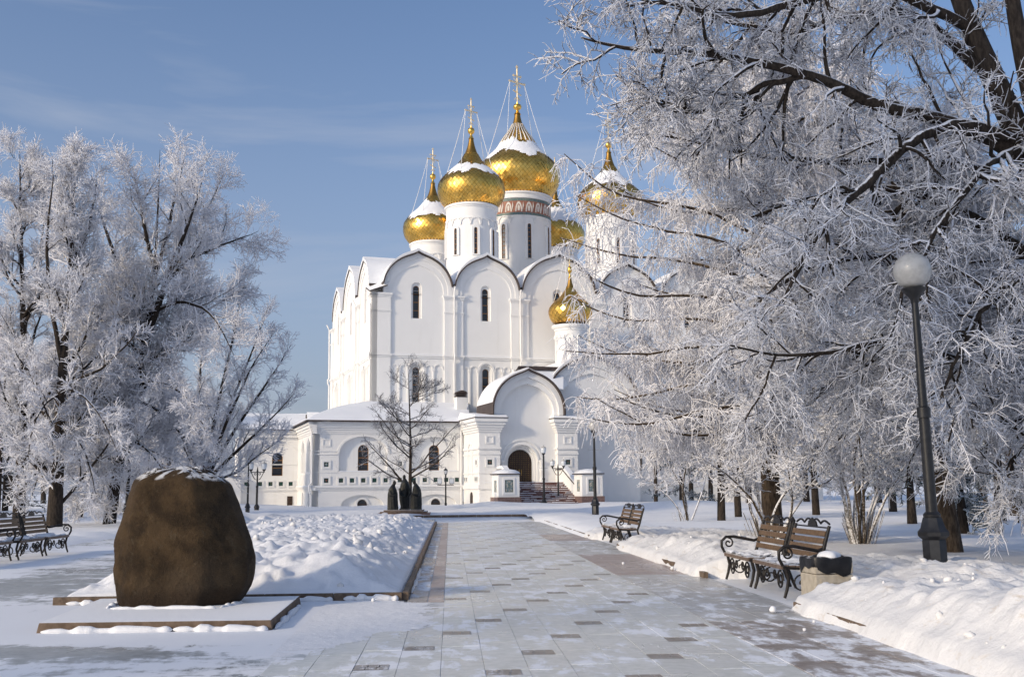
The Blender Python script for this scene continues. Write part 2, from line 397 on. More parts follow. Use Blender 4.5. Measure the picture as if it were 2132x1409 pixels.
# downpipes
for x in (8.03, 14.8):
    MB().tube([(x, -.5, 21.1), (x, -.22, 20.5), (x, -.18, 14.7), (x, -.32, 14.4), (x, -.32, 14.0), (x, -.16, 13.7), (x, -.16, 9.9)], .085, 8).build('downpipe', 'plaster', church, 40)
MB().tube([(-.14, .2, 19.2), (-.12, .2, 14.6), (-.22, .2, 14.4), (-.22, .2, 14.0), (-.12, .2, 13.7), (-.12, .2, 9.9)], .075, 8).build('downpipe', 'plaster', church, 40)
for y in (8.25, 17.75, 25.9):
    MB().tube([(-.5, y, 20.9), (-.2, y, 20.3), (-.16, y, 14.6), (-.3, y, 14.4), (-.3, y, 14.), (-.15, y, 13.7), (-.15, y, 9.)], .08, 8).build('downpipe', 'plaster', church, 40)
# roof under the drums
mb = MB(); mb.add([(.3, .3, 20.3), (37.7, .3, 20.3), (37.7, 25.7, 20.3), (.3, 25.7, 20.3), (7, 6, 22.6), (31, 6, 22.6), (31, 20, 22.6), (7, 20, 22.6)],
                  [(0, 1, 5, 4), (1, 2, 6, 5), (2, 3, 7, 6), (3, 0, 4, 7), (4, 5, 6, 7)])
mb.build('main_roof', 'roof_metal', church)
g = 24; xs = np.linspace(.4, 37.6, 44); ys = np.linspace(.4, 25.6, 30); X, Y = np.meshgrid(xs, ys, indexing='ij')
Zr = 20.42 + 2.25*np.minimum(1, np.minimum(np.minimum(X, 38 - X)/7., np.minimum(Y, 26 - Y)/6.)) + .3*(fbm(X*.5, Y*.5, 4) - .3)
V = np.stack([X, Y, Zr], -1).reshape(-1, 3); ii = np.arange(43*29); r_, c_ = ii//29, ii % 29
F4 = np.stack([r_*30 + c_, (r_ + 1)*30 + c_, (r_ + 1)*30 + c_ + 1, r_*30 + c_ + 1], -1)
np_mesh('roof_snow', V, F4, 'snow_roof', church)
# corner snow wedge between front and side gables with its dark eave
mb = MB(); mb.add([(-.3, -.3, 20.32), (1.35, -.3, 20.95), (1.35, 1.4, 21.7), (-.3, 1.5, 20.95), (1.4, 3.5, 23.6), (3.0, 1.5, 23.4)], [(0, 1, 2, 3), (2, 3, 4), (1, 2, 5), (2, 4, 5)])
mb.build('corner_roof_snow', 'snow_roof', church)
MB().tube([(-.32, 1.5, 20.9), (-.33, -.33, 20.28), (1.4, -.33, 20.93)], .06, 6).build('eave_edge', 'roof_metal', church)

# ---------------------------------------------------------------- drums and domes
PROF = [(-.54, .735), (-.5, .775), (-.45, .82), (-.38, .88), (-.3, .93), (-.2, .968), (-.1, .992), (0, 1.), (.1, .993), (.2, .965), (.3, .905), (.4, .82), (.5, .715), (.6, .60), (.7, .49), (.8, .40), (.9, .325), (1.0, .262), (1.1, .208), (1.2, .165), (1.3, .13), (1.4, .103), (1.5, .082), (1.6, .066)]
_pz = [p[0] for p in PROF]; _pr = [p[1] for p in PROF]
def prof_r(z, fat=0.): return float(np.interp(z, _pz, _pr)) + fat*exp(-((z - .95)/.25)**2)
def cross(parent, c, z0, h, rot):
    """three-bar cross with small rays and ball ends"""
    mb = MB(); ca, sa = cos(rot), sin(rot)
    def bar(a0, zz0, a1, zz1, r): mb.tube([(c[0] + a0*ca, c[1] + a0*sa, zz0), (c[0] + a1*ca, c[1] + a1*sa, zz1)], r, 6)
    t = h*.024
    bar(0, z0, 0, z0 + h, t); bar(-.26*h, z0 + .6*h, .26*h, z0 + .6*h, t); bar(-.12*h, z0 + .79*h, .12*h, z0 + .79*h, t*.8); bar(-.14*h, z0 + .36*h, .14*h, z0 + .26*h, t*.8)
    for s in (-1, 1):
        bar(.03*h*s, z0 + .64*h, .12*h*s, z0 + .72*h, t*.5); bar(.03*h*s, z0 + .56*h, .12*h*s, z0 + .48*h, t*.5); bar(.1*h*s, z0 + .1*h, 0, z0 + .2*h, t*.6)
        for (a, zz) in ((.26*h*s, .6*h), (.12*h*s, .79*h)): mb.lathe([(0.001, -t*2), (t*1.7, 0), (0.001, t*2)], 6, (c[0] + a*ca, c[1] + a*sa)); 
    # ball ends were made at z = 0: lift them
    nb = 6*3
    zz = [.6*h, .79*h, .6*h, .79*h]
    v = mb.v; base = [i for i, p in enumerate(v) if abs(p[2]) < t*3 + .001]
    for k, i in enumerate(base):
        v[i] = (v[i][0], v[i][1], v[i][2] + z0 + zz[(k//nb) % 4])
    mb.lathe([(.001, z0 + h - .01), (t*1.8, z0 + h + t*2), (.001, z0 + h + t*5)], 6, c)
    return mb.build('cross', 'gold_frost', parent)
def dome(c, zw, R, ncol, fat, snow_lo, snow_hi, seed, chain_r, cross_h, ribs=False):
    rg = np.random.default_rng(seed)
    mb = MB(); core = [(prof_r(z, fat)*R*.985, zw + z*R) for z in np.linspace(-.54, 1.6, 44)]
    mb.lathe(core, 40, c)
    d = mb.build('onion_dome', 'gold_seam', church, 60)
    # gilded diamond plates, each a little out of true
    zs = [-.53]
    while zs[-1] < 1.12:
        r = prof_r(zs[-1], fat); step = pi*r*1.0/ncol
        dr = (prof_r(zs[-1] + .02, fat) - r)/.02; zs.append(zs[-1] + step/sqrt(1 + dr*dr)*1.05 + .004)
    V = []; F = []; SV = []; SF = []
    nzs = rg.random((9, 64))
    for k in range(len(zs) - 2):
        z0, z1, z2 = zs[k], zs[k + 1], zs[k + 2]; r0, r1, r2 = (prof_r(z, fat)*R for z in (z0, z1, z2))
        for i in range(ncol):
            a = 2*pi*(i + .5*(k % 2))/ncol; zc_ = .03*(z2 - z0); h = pi/ncol*.95
            j = rg.normal(0, .012, 4)*R/3.5 ; lift = .03
            pts = [((r0 + lift*1.1 + j[0]), a, z0 + zc_), ((r1 + lift + j[1]), a + h, z1), ((r2 + lift*.6 + j[2]), a, z2 - zc_), ((r1 + lift + j[3]), a - h, z1)]
            o = len(V); V += [(c[0] + p[0]*cos(p[1]), c[1] + p[0]*sin(p[1]), zw + p[2]*R) for p in pts]; F.append((o, o + 1, o + 2, o + 3))
    # snow lying on the shoulders: a thin uneven sheet with a ragged edge
    na_, nz_ = 150, 46; za = np.linspace(.02, 1.15, nz_); aa = np.arange(na_)*2*pi/na_
    A_, Z_ = np.meshgrid(aa, za, indexing='ij'); ca, sa = np.cos(A_)*1.6 + seed*3.1, np.sin(A_)*1.6 + seed*1.7
    w_ = .42*(fbm(ca, sa + Z_*.8, 3, .6) - .5) + .34*(fbm(ca*3.1 + 9, sa*3.1 + Z_*5, 4, .65) - .5)
    mk = np.minimum(Z_ - (snow_lo + w_), (snow_hi + .6*w_) - Z_)
    rr = np.vectorize(lambda z: prof_r(z, fat)*R)(za)[None, :] + .035 + .075*sstep(mk, 0., .12) + .012*(fbm(ca*7, sa*7 + Z_*9, 3) - .5)
    SV = np.stack([c[0] + rr*np.cos(A_), c[1] + rr*np.sin(A_), zw + Z_*R], -1).reshape(-1, 3)
    q_ = np.arange(na_*(nz_ - 1)); r__, c__ = q_//(nz_ - 1), q_ % (nz_ - 1); r2_ = (r__ + 1) % na_
    SF = np.stack([r__*nz_ + c__, r2_*nz_ + c__, r2_*nz_ + c__ + 1, r__*nz_ + c__ + 1], -1); SF = SF[(mk.ravel()[SF] > 0).all(1)]
    pl = np_mesh('gilded_plates', np.array(V), np.array(F), 'gold', d, False); pl['kind'] = 'stuff'
    if len(SF):
        sn = np_mesh('dome_snow', SV, SF, 'snow_roof', d, True); sn['kind'] = 'stuff'
    if ribs:
        for i in range(48):
            a = 2*pi*i/48; zz = np.linspace(.82, 1.33, 7)
            MB().tube([(c[0] + (prof_r(z, fat)*R + .05)*cos(a), c[1] + (prof_r(z, fat)*R + .05)*sin(a), zw + z*R) for z in zz], [.075, .07, .06, .05, .045, .04, .03], 5).build('fluted_rib', 'gold' if i % 2 == 0 else 'snow_roof', d, 60)
    zt = zw + 1.6*R; rt = .066*R
    MB().lathe([(rt*1.3, zt - .05), (rt*.9, zt + .15), (rt*.55, zt + .3), (rt*.5, zt + .45), (rt*1.35, zt + .62), (rt*1.6, zt + .85), (rt*1.3, zt + 1.08), (rt*.4, zt + 1.2), (rt*.4, zt + 1.35)], 16, c).build('finial', 'gold', d, 50)
    cross(d, c, zt + 1.25, cross_h, .35)
    # guy chains from the arms of the cross
    za = zt + 1.25 + .6*cross_h
    for k, s in enumerate((-1, -1, 1, 1)):
        ca, sa = cos(.35), sin(.35); p0 = (c[0] + s*.25*cross_h*ca, c[1] + s*.25*cross_h*sa, za)
        a = (pi + .9, pi - .5, .6, -.9)[k]; z = .42; r = prof_r(z, fat)*R
        p1 = (c[0] + r*cos(a), c[1] + r*sin(a), zw + z*R)
        pts = [tuple(p0[q] + (p1[q] - p0[q])*t - (.25*sin(pi*t) if q == 2 else 0) for q in range(3)) for t in np.linspace(0, 1, 6)]
        MB().tube(pts, .028, 4).build('guy_chain', 'chain', d)
    return d
def drum(c, r, z0, z1, win_z0, win_z1, nwin, wwid, a_first, frieze=None):
    # cornice profile above, arcature band, windows around
    prof = [(r*1.12, z0), (r*1.12, z0 + .5), (r*1.06, z0 + .55), (r*1.06, z0 + 1.1), (r, z0 + 1.15), (r, z1 - 1.75), (r*1.035, z1 - 1.7), (r*1.035, z1 - 1.55), (r, z1 - 1.5), (r, z1 - .5), (r*1.03, z1 - .45), (r*1.03, z1 - .32), (r*1.075, z1 - .28), (r*1.075, z1 - .1), (r*1.0, z1 + .02), (r*.9, z1 + .05)]
    if frieze: prof = [(r*1.1, z0), (r*1.1, z0 + .6), (r*1.04, z0 + .7), (r*1.04, z0 + 1.3), (r, z0 + 1.35), (r, frieze[0] - .15), (r*1.03, frieze[0] - .1), (r*1.03, frieze[0] + .0), (r*1.012, frieze[0] + .02), (r*1.012, frieze[1]), (r*1.05, frieze[1] + .05), (r*1.05, frieze[1] + .2), (r*1.02, frieze[1] + .24), (r*1.02, z1 - .25), (r*1.06, z1 - .2), (r*1.06, z1 - .02), (r*.95, z1 + .03)]
    d = MB().lathe(prof, 64, c).build('drum', 'plaster', church, 35)
    top = (frieze[0] - .55) if frieze else z1 - 2.05
    for i in range(nwin):
        a = a_first + 2*pi*i/nwin; n = (cos(a), sin(a)); tv = (-sin(a), cos(a))
        fr = dict(o=(c[0] + n[0]*r, c[1] + n[1]*r, 0), a=(tv[0], tv[1], 0), d=(-n[0], -n[1], 0))
        # moulded surround standing proud, dark window inside
        MB().ext(arch(0, win_z0 - .05, win_z1 + .24, wwid + .5), [arch(0, win_z0, win_z1, wwid)], -.16, .25, **fr).build('window_surround', 'plaster', d)
        w_ = window(d, fr, 0, win_z0, win_z1, wwid, -.1, 8 if frieze else 5)
        for s in (-.5, .5):       # half columns and little arches of the arcature between windows
            pass
    na = nwin*2
    for i in range(na):
        a = a_first + 2*pi*i/na; n = (cos(a), sin(a)); tv = (-sin(a), cos(a)); wd = 2*pi*r/na
        fr = dict(o=(c[0] + n[0]*r, c[1] + n[1]*r, 0), a=(tv[0], tv[1], 0), d=(-n[0], -n[1], 0))
        MB().ext(ring(seg_arch(0, top, top, top + wd*.42, wd*.98)[2:], seg_arch(0, top, top, top + wd*.42 - .1, wd*.98 - .2)[2:]), [], -.07, .3, **fr).build('arcature_arch', 'plaster', d)
        fr2 = dict(o=(c[0] + cos(a + pi/na)*r, c[1] + sin(a + pi/na)*r, 0), a=(-sin(a + pi/na), cos(a + pi/na), 0), d=(-cos(a + pi/na), -sin(a + pi/na), 0))
        MB().ext([(-.06, top - .3), (.06, top - .3), (.13, top + .06), (-.13, top + .06)], [], -.12, .1, **fr2).build('corbel', 'plaster', d)
    if frieze:
        f0, f1 = frieze; hh = f1 - f0
        MB().lathe([(r*1.014, f0 + hh*.16), (r*1.02, f0 + hh*.16), (r*1.02, f1 - hh*.16), (r*1.014, f1 - hh*.16)], 72, c).build('frieze_band', 'frieze_red', d, 30)
        for (q0, q1) in ((f0 + .02, f0 + hh*.155), (f1 - hh*.155, f1 - .02)):
            MB().lathe([(r*1.012, q0), (r*1.024, q0), (r*1.024, q1), (r*1.012, q1)], 72, c).build('frieze_border', 'frieze_teal', d, 30)
        nm = 20; mid = (f0 + f1)/2; mh = hh*.30
        for i in range(nm):      # palmettes
            a = 2*pi*i/nm; fr = dict(o=(c[0] + cos(a)*r*1.02, c[1] + sin(a)*r*1.02, 0), a=(-sin(a), cos(a), 0), d=(-cos(a), -sin(a), 0))
            mb = MB()
            mb.ext(ring(seg_arch(0, mid - mh, mid - mh, mid + mh, .78)[2:], seg_arch(0, mid - mh, mid - mh, mid + mh*.55, .5)[2:]), [], -.02, .1, **fr)
            mb.ext([(-.1, mid - mh*.8), (.1, mid - mh*.8), (.13, mid), (0, mid + mh*.42), (-.13, mid)], [], -.02, .1, **fr)
            mb.ext([(.42, mid - mh*.9), (.56, mid + mh*.2), (.5, mid + mh), (.44, mid + mh*.2)], [], -.02, .1, **fr)
            mb.build('palmette', 'frieze_white', d)
    return d
ZD, RD = 32.4, 3.52
for k, (x, y) in enumerate(((11.25, 4.9), (27.0, 5.1), (11.4, 22.2), (26.8, 21.4))):
    drum((x, y), 2.62, 21.3, 30.55, 25.1, 27.85, 8, .34, radians(-97 + 0))
    dome((x, y), ZD, RD, 48, 0., (.36, .33, .28, .30)[k], (.74, .9, .95, 1.0)[k], k + 2, 0, 2.9)
drum((19.1, 12.9), 3.6, 21.6, 34.2, 26.6, 30.5, 8, .42, radians(-90), (31.45, 33.35))
dome((19.1, 12.9), 36.7, 4.75, 60, .07, .36, .86, 9, 0, 4.2, True)
# small dome over the portal axis
MB().lathe([(1.75, 10.5), (1.75, 12.4), (1.55, 12.5), (1.55, 16.6), (1.62, 16.65), (1.62, 16.8), (1.72, 16.86), (1.85, 17.05), (1.85, 17.2), (1.5, 17.25)], 40, (18.85, -3.4)).build('drum', 'plaster', church, 35)
for i in range(8):
    a = 2*pi*i/8 + .3; fr = dict(o=(18.85 + cos(a)*1.55, -3.4 + sin(a)*1.55, 0), a=(-sin(a), cos(a), 0), d=(-cos(a), -sin(a), 0))
    MB().ext(ring(arch(0, 13.0, 16.3, .85)[2:] + [(-.42, 13.)], arch(0, 13.0, 16.2, .68)[2:] + [(-.34, 13.)]), [], -.05, .2, **fr).build('blind_arch', 'plaster', church)
dome((18.85, -3.4), 18.55, 2.12, 22, 0., 3., 4., 21, 0, 1.9)

# ---------------------------------------------------------------- gallery round the lower storey
def low_wall(fr, a0, a1, z1, holes, d0, d1, name='wall'):
    return MB().ext([(a0, 0), (a1, 0), (a1, z1), (a0, z1)], holes, d0, d1, **fr).build(name, 'plaster_low', church)
GF = dict(o=(0, -7, 0), a=(1, 0, 0), d=(0, 1, 0))
wins = [(-1.92, .93), (4.38, .93)]; cell = [(-2.0, .82), (4.5, .82)]
holes = [seg_arch(c + .0, 3.2, 4.75, 6.2, 4.2) for c, w in ((-1.97, 0), (4.45, 0))]
# lower storey: two wide blind arches with round-headed cellar windows
lowh = [seg_arch(c, -.0 + .02, .3, 1.2, 3.7) for c, w in cell]
MB().ext([(-6.3, 0), (6.95, 0), (6.95, 1.72), (-6.3, 1.72)], [], .25, .5, **GF).build('wall', 'plaster_low', church)
MB().ext([(-6.3, 0.), (6.95, 0.), (6.95, 1.72), (-6.3, 1.72)], lowh, 0., .249, **GF).build('lower_wall', 'plaster_low', church)
for c, w in cell:
    MB().ext(ring(arch(c, .35, 1.0, 1.2)[2:] + [(c - .6, .02)], arch(c, .35, .84, .84)[2:] + [(c - .42, .02)]), [], .16, .26, **GF).build('window_hood', 'plaster_low', church)
    window(church, GF, c, .02, .78, .82, .18, 2, mat='door')
MB().ext([(-6.3, 1.9), (6.95, 1.9), (6.95, 6.6), (-6.3, 6.6)], holes, .0, .28, **GF).build('wall', 'plaster_low', church)
MB().ext([(-6.3, 1.9), (6.95, 1.9), (6.95, 6.6), (-6.3, 6.6)], [arch(c, 3.25, 5.5, w) for c, w in wins], .281, .5, **GF).build('wall_back', 'plaster_low', church)
for c, w in wins:
    window(church, GF, c, 3.25, 5.5, w, .36, 4)
    MB().ext(ring(seg_arch(c, 4.75, 4.78, 6.38, 4.6)[2:], seg_arch(c, 4.75, 4.78, 6.22, 4.24)[2:]), [], -.06, .05, **GF).build('arch_moulding', 'plaster_low', church)
    MB().ext([(c - 2.08, 3.2), (c + 2.08, 3.2), (c + 2.08, 3.27), (c - 2.08, 3.27)], [], -.03, .275, **GF).build('sill_snow', 'snow_roof', church)
def mould(fr, a0, a1, specs, name, mat='plaster_low'):
    for (z0, z1, p) in specs: MB().ext([(a0, z0), (a1, z0), (a1, z1), (a0, z1)], [], -p, .25, **fr).build(name, mat, church)
mould(GF, -6.42, 6.9, ((1.60, 1.72, .06), (1.722, 1.84, .13), (1.842, 1.95, .2)), 'ledge')
MB().ext([(-6.4, 1.952), (6.9, 1.952), (6.9, 2.02), (-6.4, 2.02)], [], -.17, -.005, **GF).build('ledge_snow', 'snow_roof', church)
mould(GF, -6.4, 6.9, ((6.4, 6.55, .06), (6.552, 6.75, .12), (6.752, 6.95, .2), (6.952, 7.2, .32), (7.202, 7.42, .45)), 'cornice')
mould(GF, -6.34, -4.2, ((4.9, 4.98, .05), (4.62, 4.7, .05), (3.1, 3.16, .04)), 'string')
mould(GF, 1.1, 1.5, ((4.9, 4.98, .05), (4.62, 4.7, .05)), 'string')
def tile_panel(fr, c, z, s, size, mat='green_tile', box=None):
    """square recess surround with a glazed tile inside"""
    b = box or s*1.9
    MB().ext([(c - b/2, z - b/2), (c + b/2, z - b/2), (c + b/2, z + b/2), (c - b/2, z + b/2)], [[(c - s*.62, z - s*.62), (c + s*.62, z - s*.62), (c + s*.62, z + s*.62), (c - s*.62, z + s*.62)]], -.07, .02, **fr).build('tile_surround', 'plaster_low', church)
    t = MB().ext([(c - s/2, z - s/2), (c + s/2, z - s/2), (c + s/2, z + s/2), (c - s/2, z + s/2)], [], -.022, .01, **fr).build('tile', 'tile_edge', church)
    q = s*.36
    MB().ext([(c, z - q), (c + q, z), (c, z + q), (c - q, z)], [], -.034, -.023, **fr).build('tile_pattern', mat, t)
tile_panel(GF, -5.14, 3.8, .36, 0, 'mosaic', .75); tile_panel(GF, -5.13, 2.44, .36, 0, 'red_tile', .75)
for c in (-3.87, -2.92, -1.95, -.98, 0., 1.25, 2.5, 3.48, 4.46, 5.42, 6.4): tile_panel(GF, c, 2.44, .34, 0, 'green_tile', .66)
tile_panel(GF, 1.25, 3.85, .34, 0, 'mosaic', .7)
for (c, z) in ((-5.15, 5.65),):
    MB().ext([(c - .36, z - .32), (c + .36, z - .32), (c + .36, z + .32), (c - .36, z + .32)], [[(c - .26, z - .22), (c + .26, z - .22), (c + .26, z + .22), (c - .26, z + .22)]], -.05, .02, **GF).build('blank_panel', 'plaster_low', church)
MB().tube([(-6.75, -7.45, 7.4), (-6.45, -7.2, 6.5), (-6.38, -7.12, 2.3), (-6.6, -7.25, 2.0), (-6.6, -7.25, 1.5), (-6.4, -7.1, 1.2), (-6.4, -7.1, .1)], .075, 8).build('downpipe', 'plaster', church, 40)
MB().tube([(6.7, -7.4, 7.4), (6.75, -7.15, 6.5), (6.75, -7.12, .1)], .075, 8).build('downpipe', 'plaster', church, 40)
# left side of the gallery: two arched niches above, two below
GS = dict(o=(-6.3, 0, 0), a=(0, 1, 0), d=(1, 0, 0))
up_h = [arch(-4.7, 3.2, 5.9, 1.7), arch(-.6, 3.2, 5.9, 1.7)]
MB().ext([(-7., 1.9), (3.1, 1.9), (3.1, 6.6), (-7., 6.6)], up_h, .0, .6, **GS).build('wall', 'plaster_low', church)
MB().ext([(-6.75, 1.9), (3.1, 1.9), (3.1, 6.6), (-6.75, 6.6)], [], .601, .8, **GS).build('wall_back', 'plaster_low', church)
MB().ext([(-7., .0), (3.1, .0), (3.1, 1.9), (-7., 1.9)], [arch(-4.7, .01, 1.45, 1.1), arch(-.6, .01, 1.45, 1.1)], -.0, .5, **GS).build('lower_wall', 'plaster_low', church)
MB().ext([(-6.75, .0), (3.1, .0), (3.1, 1.9), (-6.75, 1.9)], [], .501, .7, **GS).build('wall_back', 'plaster_low', church)
for c in (-4.7, -.6):
    MB().ext(ring(arch(c, 4.9, 6.25, 2.3)[2:], arch(c, 4.9, 6.1, 2.0)[2:]), [], -.06, .02, **GS).build('arch_moulding', 'plaster_low', church)
    for s in (-1.15, 1.15): MB().ext([(c + s - .16, 3.2), (c + s + .16, 3.2), (c + s + .16, 4.9), (c + s - .16, 4.9)], [], -.07, .02, **GS).build('pilaster', 'plaster_low', church)
for k in range(9):
    MB().ext([(-6.6 + k*1.05, 2.1), (-6.1 + k*1.05, 2.1), (-6.1 + k*1.05, 3.0), (-6.6 + k*1.05, 3.0)], [], -.06, .02, **GS).build('panel', 'plaster_low', church)
mould(GS, -7.2, 3.1, ((1.60, 1.72, .06), (1.722, 1.84, .13), (1.842, 1.95, .2)), 'ledge')
MB().ext([(-7.1, 1.952), (3.1, 1.952), (3.1, 2.04), (-7.1, 2.04)], [], -.18, -.005, **GS).build('ledge_snow', 'snow_roof', church)
mould(GS, -7.45, 3.3, ((6.4, 6.55, .06), (6.552, 6.75, .12), (6.752, 6.95, .2), (6.952, 7.2, .32), (7.202, 7.42, .45)), 'cornice')
# wing beyond, with a window, tiles and an outside stair
WF = dict(o=(0, 3.1, 0), a=(1, 0, 0), d=(0, 1, 0))
MB().ext([(-11.5, 0), (-6.3, 0), (-6.3, 6.8), (-11.5, 6.8)], [arch(-8.2, 3.0, 5.15, 1.0)], 0., .5, **WF).build('wall', 'plaster_low', church)
window(church, WF, -8.2, 3.0, 5.15, 1.0, .25, 3)
MB().ext(ring(seg_arch(-8.2, 4.5, 4.5, 6.1, 4.2)[2:], seg_arch(-8.2, 4.5, 4.5, 5.95, 3.9)[2:]), [], -.06, .02, **WF).build('arch_moulding', 'plaster_low', church)
mould(WF, -11.6, -6.32, ((1.55, 1.66, .06), (1.662, 1.76, .13), (4.0, 4.08, .04), (6.4, 6.55, .06), (6.552, 6.9, .2), (6.902, 7.2, .36)), 'cornice')
for c in (-11.0, -9.75, -8.8, -7.85, -6.95): tile_panel(WF, c, 2.25, .34, 0, 'green_tile', .66)
MB().ext([(-7.25, .05), (-6.75, .05), (-6.75, 1.1), (-7.25, 1.1)], [], -.05, .05, **WF).build('cellar_door', 'door', church)
MB().ext([(-11.5, 0), (-11.2, 0), (-11.2, 6.8), (-11.5, 6.8)], [], -.25, .4, **WF).build('corner_pilaster', 'plaster_low', church)
MB().box(-11.5, -11.0, 3.6, 12., 0, 6.8).build('wall', 'plaster_low', church)
MB().ext([(-17., 0), (-11.52, 0), (-11.52, 2.9), (-13.2, 2.9), (-17., 1.5)], [], -.8, -.4, **WF).build('stair_parapet', 'plaster_low', church)
MB().ext([(-17.02, 1.52), (-13.2, 2.92), (-11.5, 2.92), (-11.5, 3.0), (-13.22, 3.0), (-17.02, 1.6)], [], -.86, -.34, **WF).build('parapet_cap', 'roof_metal', church)
MB().ext([(-12.9, 2.1), (-12.65, 2.35), (-12.9, 2.6), (-13.15, 2.35)], [], -.83, -.79, **WF).build('tile', 'green_tile', church)
# roof of the gallery: dark eave and deep snow
def roof_sheet(pts, name='roof_snow', mat='snow_roof', n=16, lump=.06, bulge=.35, sx=.6):
    """snow on a four-cornered roof plane, slightly bulging: pts = eave0, eave1, top1, top0"""
    P = [np.array(p, float) for p in pts]; u = np.linspace(0, 1, 40); v = np.linspace(0, 1, n); U, Vv = np.meshgrid(u, v, indexing='ij')
    Q = (1 - Vv)[..., None]*((1 - U)[..., None]*P[0] + U[..., None]*P[1]) + Vv[..., None]*((1 - U)[..., None]*P[3] + U[..., None]*P[2])
    Q[..., 2] += bulge*np.sin(np.pi*Vv)*(1 - .3*Vv) + lump*(fbm(Q[..., 0]*sx, Q[..., 1]*sx, 4) - .5)*2 + .16*np.minimum(1, Vv*12)
    V = Q.reshape(-1, 3); a = np.arange(39*(n - 1)); r_, c_ = a//(n - 1), a % (n - 1)
    F = np.stack([r_*n + c_, (r_ + 1)*n + c_, (r_ + 1)*n + c_ + 1, r_*n + c_ + 1], -1)
    return np_mesh(name, V, F, mat, church)
MB().add([(-6.95, -7.65, 7.44), (7.3, -7.65, 7.44), (7.3, .4, 9.8), (0, .4, 9.8), (0, 26, 9.8), (-6.95, 10, 7.44)], [(0, 1, 2, 3), (0, 3, 4, 5)]).build('gallery_roof', 'roof_metal', church)
MB().add([(-7.0, -7.7, 7.42), (7.3, -7.7, 7.42), (7.3, -7.7, 7.55), (-7.0, -7.7, 7.55), (-7.0, 10, 7.42), (-7.0, 10, 7.55)], [(0, 1, 2, 3), (0, 4, 5, 3)]).build('eave_edge', 'roof_metal', church)
roof_sheet([(-6.98, -7.68, 7.5), (7.4, -7.68, 7.5), (9.5, .42, 9.75), (-.1, .42, 9.75)])
roof_sheet([(-6.98, 10, 7.5), (-6.98, -7.68, 7.5), (-.1, .42, 9.75), (-.1, 26, 9.75)])
roof_sheet([(-12.2, 2.6, 7.25), (-6.5, 2.6, 7.25), (-4., 8, 9.), (-10.5, 8, 9.)])
MB().box(-12.2, -6.9, 2.55, 2.65, 7.2, 7.3).build('eave_edge', 'roof_metal', church)
mb = MB(); mb.ext([(-.5, 0), (.5, 0), (0, .9)], [], 0., 1.6, o=(-5.4, 5.2, 8.0), a=(0, 1, 0), d=(1, 0, 0)); mb.build('dormer', 'roof_metal', church)
mb = MB(); mb.ext([(-.62, -.02), (-.5, -.02), (0, .92), (.5, -.02), (.62, -.02), (0, 1.12)], [], .1, 1.6, o=(-5.4, 5.2, 8.0), a=(0, 1, 0), d=(1, 0, 0)); mb.build('dormer_snow', 'snow_roof', church)
# chimney
ch = MB().box(7.1, 8.05, -4.5, -3.6, 8.3, 10.0).build('chimney', 'plaster', church)
MB().box(7.05, 8.1, -4.55, -3.55, 8.55, 8.75).build('flashing', 'roof_metal', ch)
for k in range(3): MB().box(7.05, 8.1, -4.56, -3.54, 10.02 + k*.12, 10.07 + k*.12).build('louvre', 'roof_metal', ch)
MB().ext([(7.02, 10.36), (8.13, 10.36), (7.9, 10.55), (7.58, 10.62), (7.25, 10.55)], [], -4.6, -3.5).build('cap', 'roof_metal', ch)
# gallery on the far side of the porch, in the shade
MB().ext([(15.9, 0), (44, 0), (44, 6.6), (15.9, 6.6)], [arch(17.5, 3.2, 5.1, .8), arch(24, 3.2, 5.4, .9), arch(30, 3.2, 5.4, .9)], 0., .5, **GF).build('wall', 'plaster_low', church)
for c, z, w in ((17.5, 5.1, .8), (24, 5.4, .9), (30, 5.4, .9)): window(church, GF, c, 3.2, z, w, .2, 4)
mould(GF, 15.95, 44, ((1.60, 1.72, .06), (1.722, 1.84, .13), (1.842, 1.95, .2), (6.4, 6.6, .06), (6.602, 6.9, .15), (6.902, 7.42, .4)), 'ledge')
MB().ext([(16., 1.952), (44, 1.952), (44, 2.1), (16., 2.1)], [], -.18, -.005, **GF).build('ledge_snow', 'snow_roof', church)
MB().ext(ring(seg_arch(19.3, .3, .35, 1.4, 5.)[2:], seg_arch(19.3, .3, .35, 1.28, 4.7)[2:]), [], -.05, .02, **GF).build('arch_moulding', 'plaster_low', church)
roof_sheet([(13.5, -7.68, 7.5), (44, -7.68, 7.5), (44, .42, 9.75), (13.5, .42, 9.75)])

# ---------------------------------------------------------------- great gable on the axis and the porch in front
GG = dict(o=(0, -8.2, 0), a=(1, 0, 0), d=(0, 1, 0))
gw = 4.7; gz = 8.4; gr = 5.3
MB().ext(ogee(19.0, gw, gz, gr) , [], .35, .8, **GG).build('gable_wall', 'plaster', church)
MB().ext(ring(ogee(19., gw, gz, gr), ogee(19., gw*.86, gz, gr - .9)), [], 0., .36, **GG).build('archivolt', 'plaster', church, 40)
MB().ext(ring(ogee(19., gw*.858, gz, gr - .91), ogee(19., gw*.74, gz, gr - 1.6)), [], .16, .355, **GG).build('archivolt', 'plaster', church, 40)
MB().ext(ring(ogee(19., gw + .14, gz, gr + .16), ogee(19., gw + .01, gz, gr + .01)), [], -.35, 8.0, **GG).build('gable_roof', 'roof_metal', church, 50)
s1 = [p for p in ogee(19., gw + .145, gz, gr + .165) if abs(p[0] - 19.) < gw*.9]
MB().ext(ring([(p[0], p[1] + .28*(1 - (abs(p[0] - 19.)/gw)**4) + .02) for p in s1], s1), [], -.1, 8.0, **GG).build('roof_snow', 'snow_roof', church, 50)
MB().box(14.4, 23.6, -8.2, -7.05, 0, 8.4).build('wall', 'plaster_low', church)
PF = dict(o=(0, -12, 0), a=(1, 0, 0), d=(0, 1, 0))
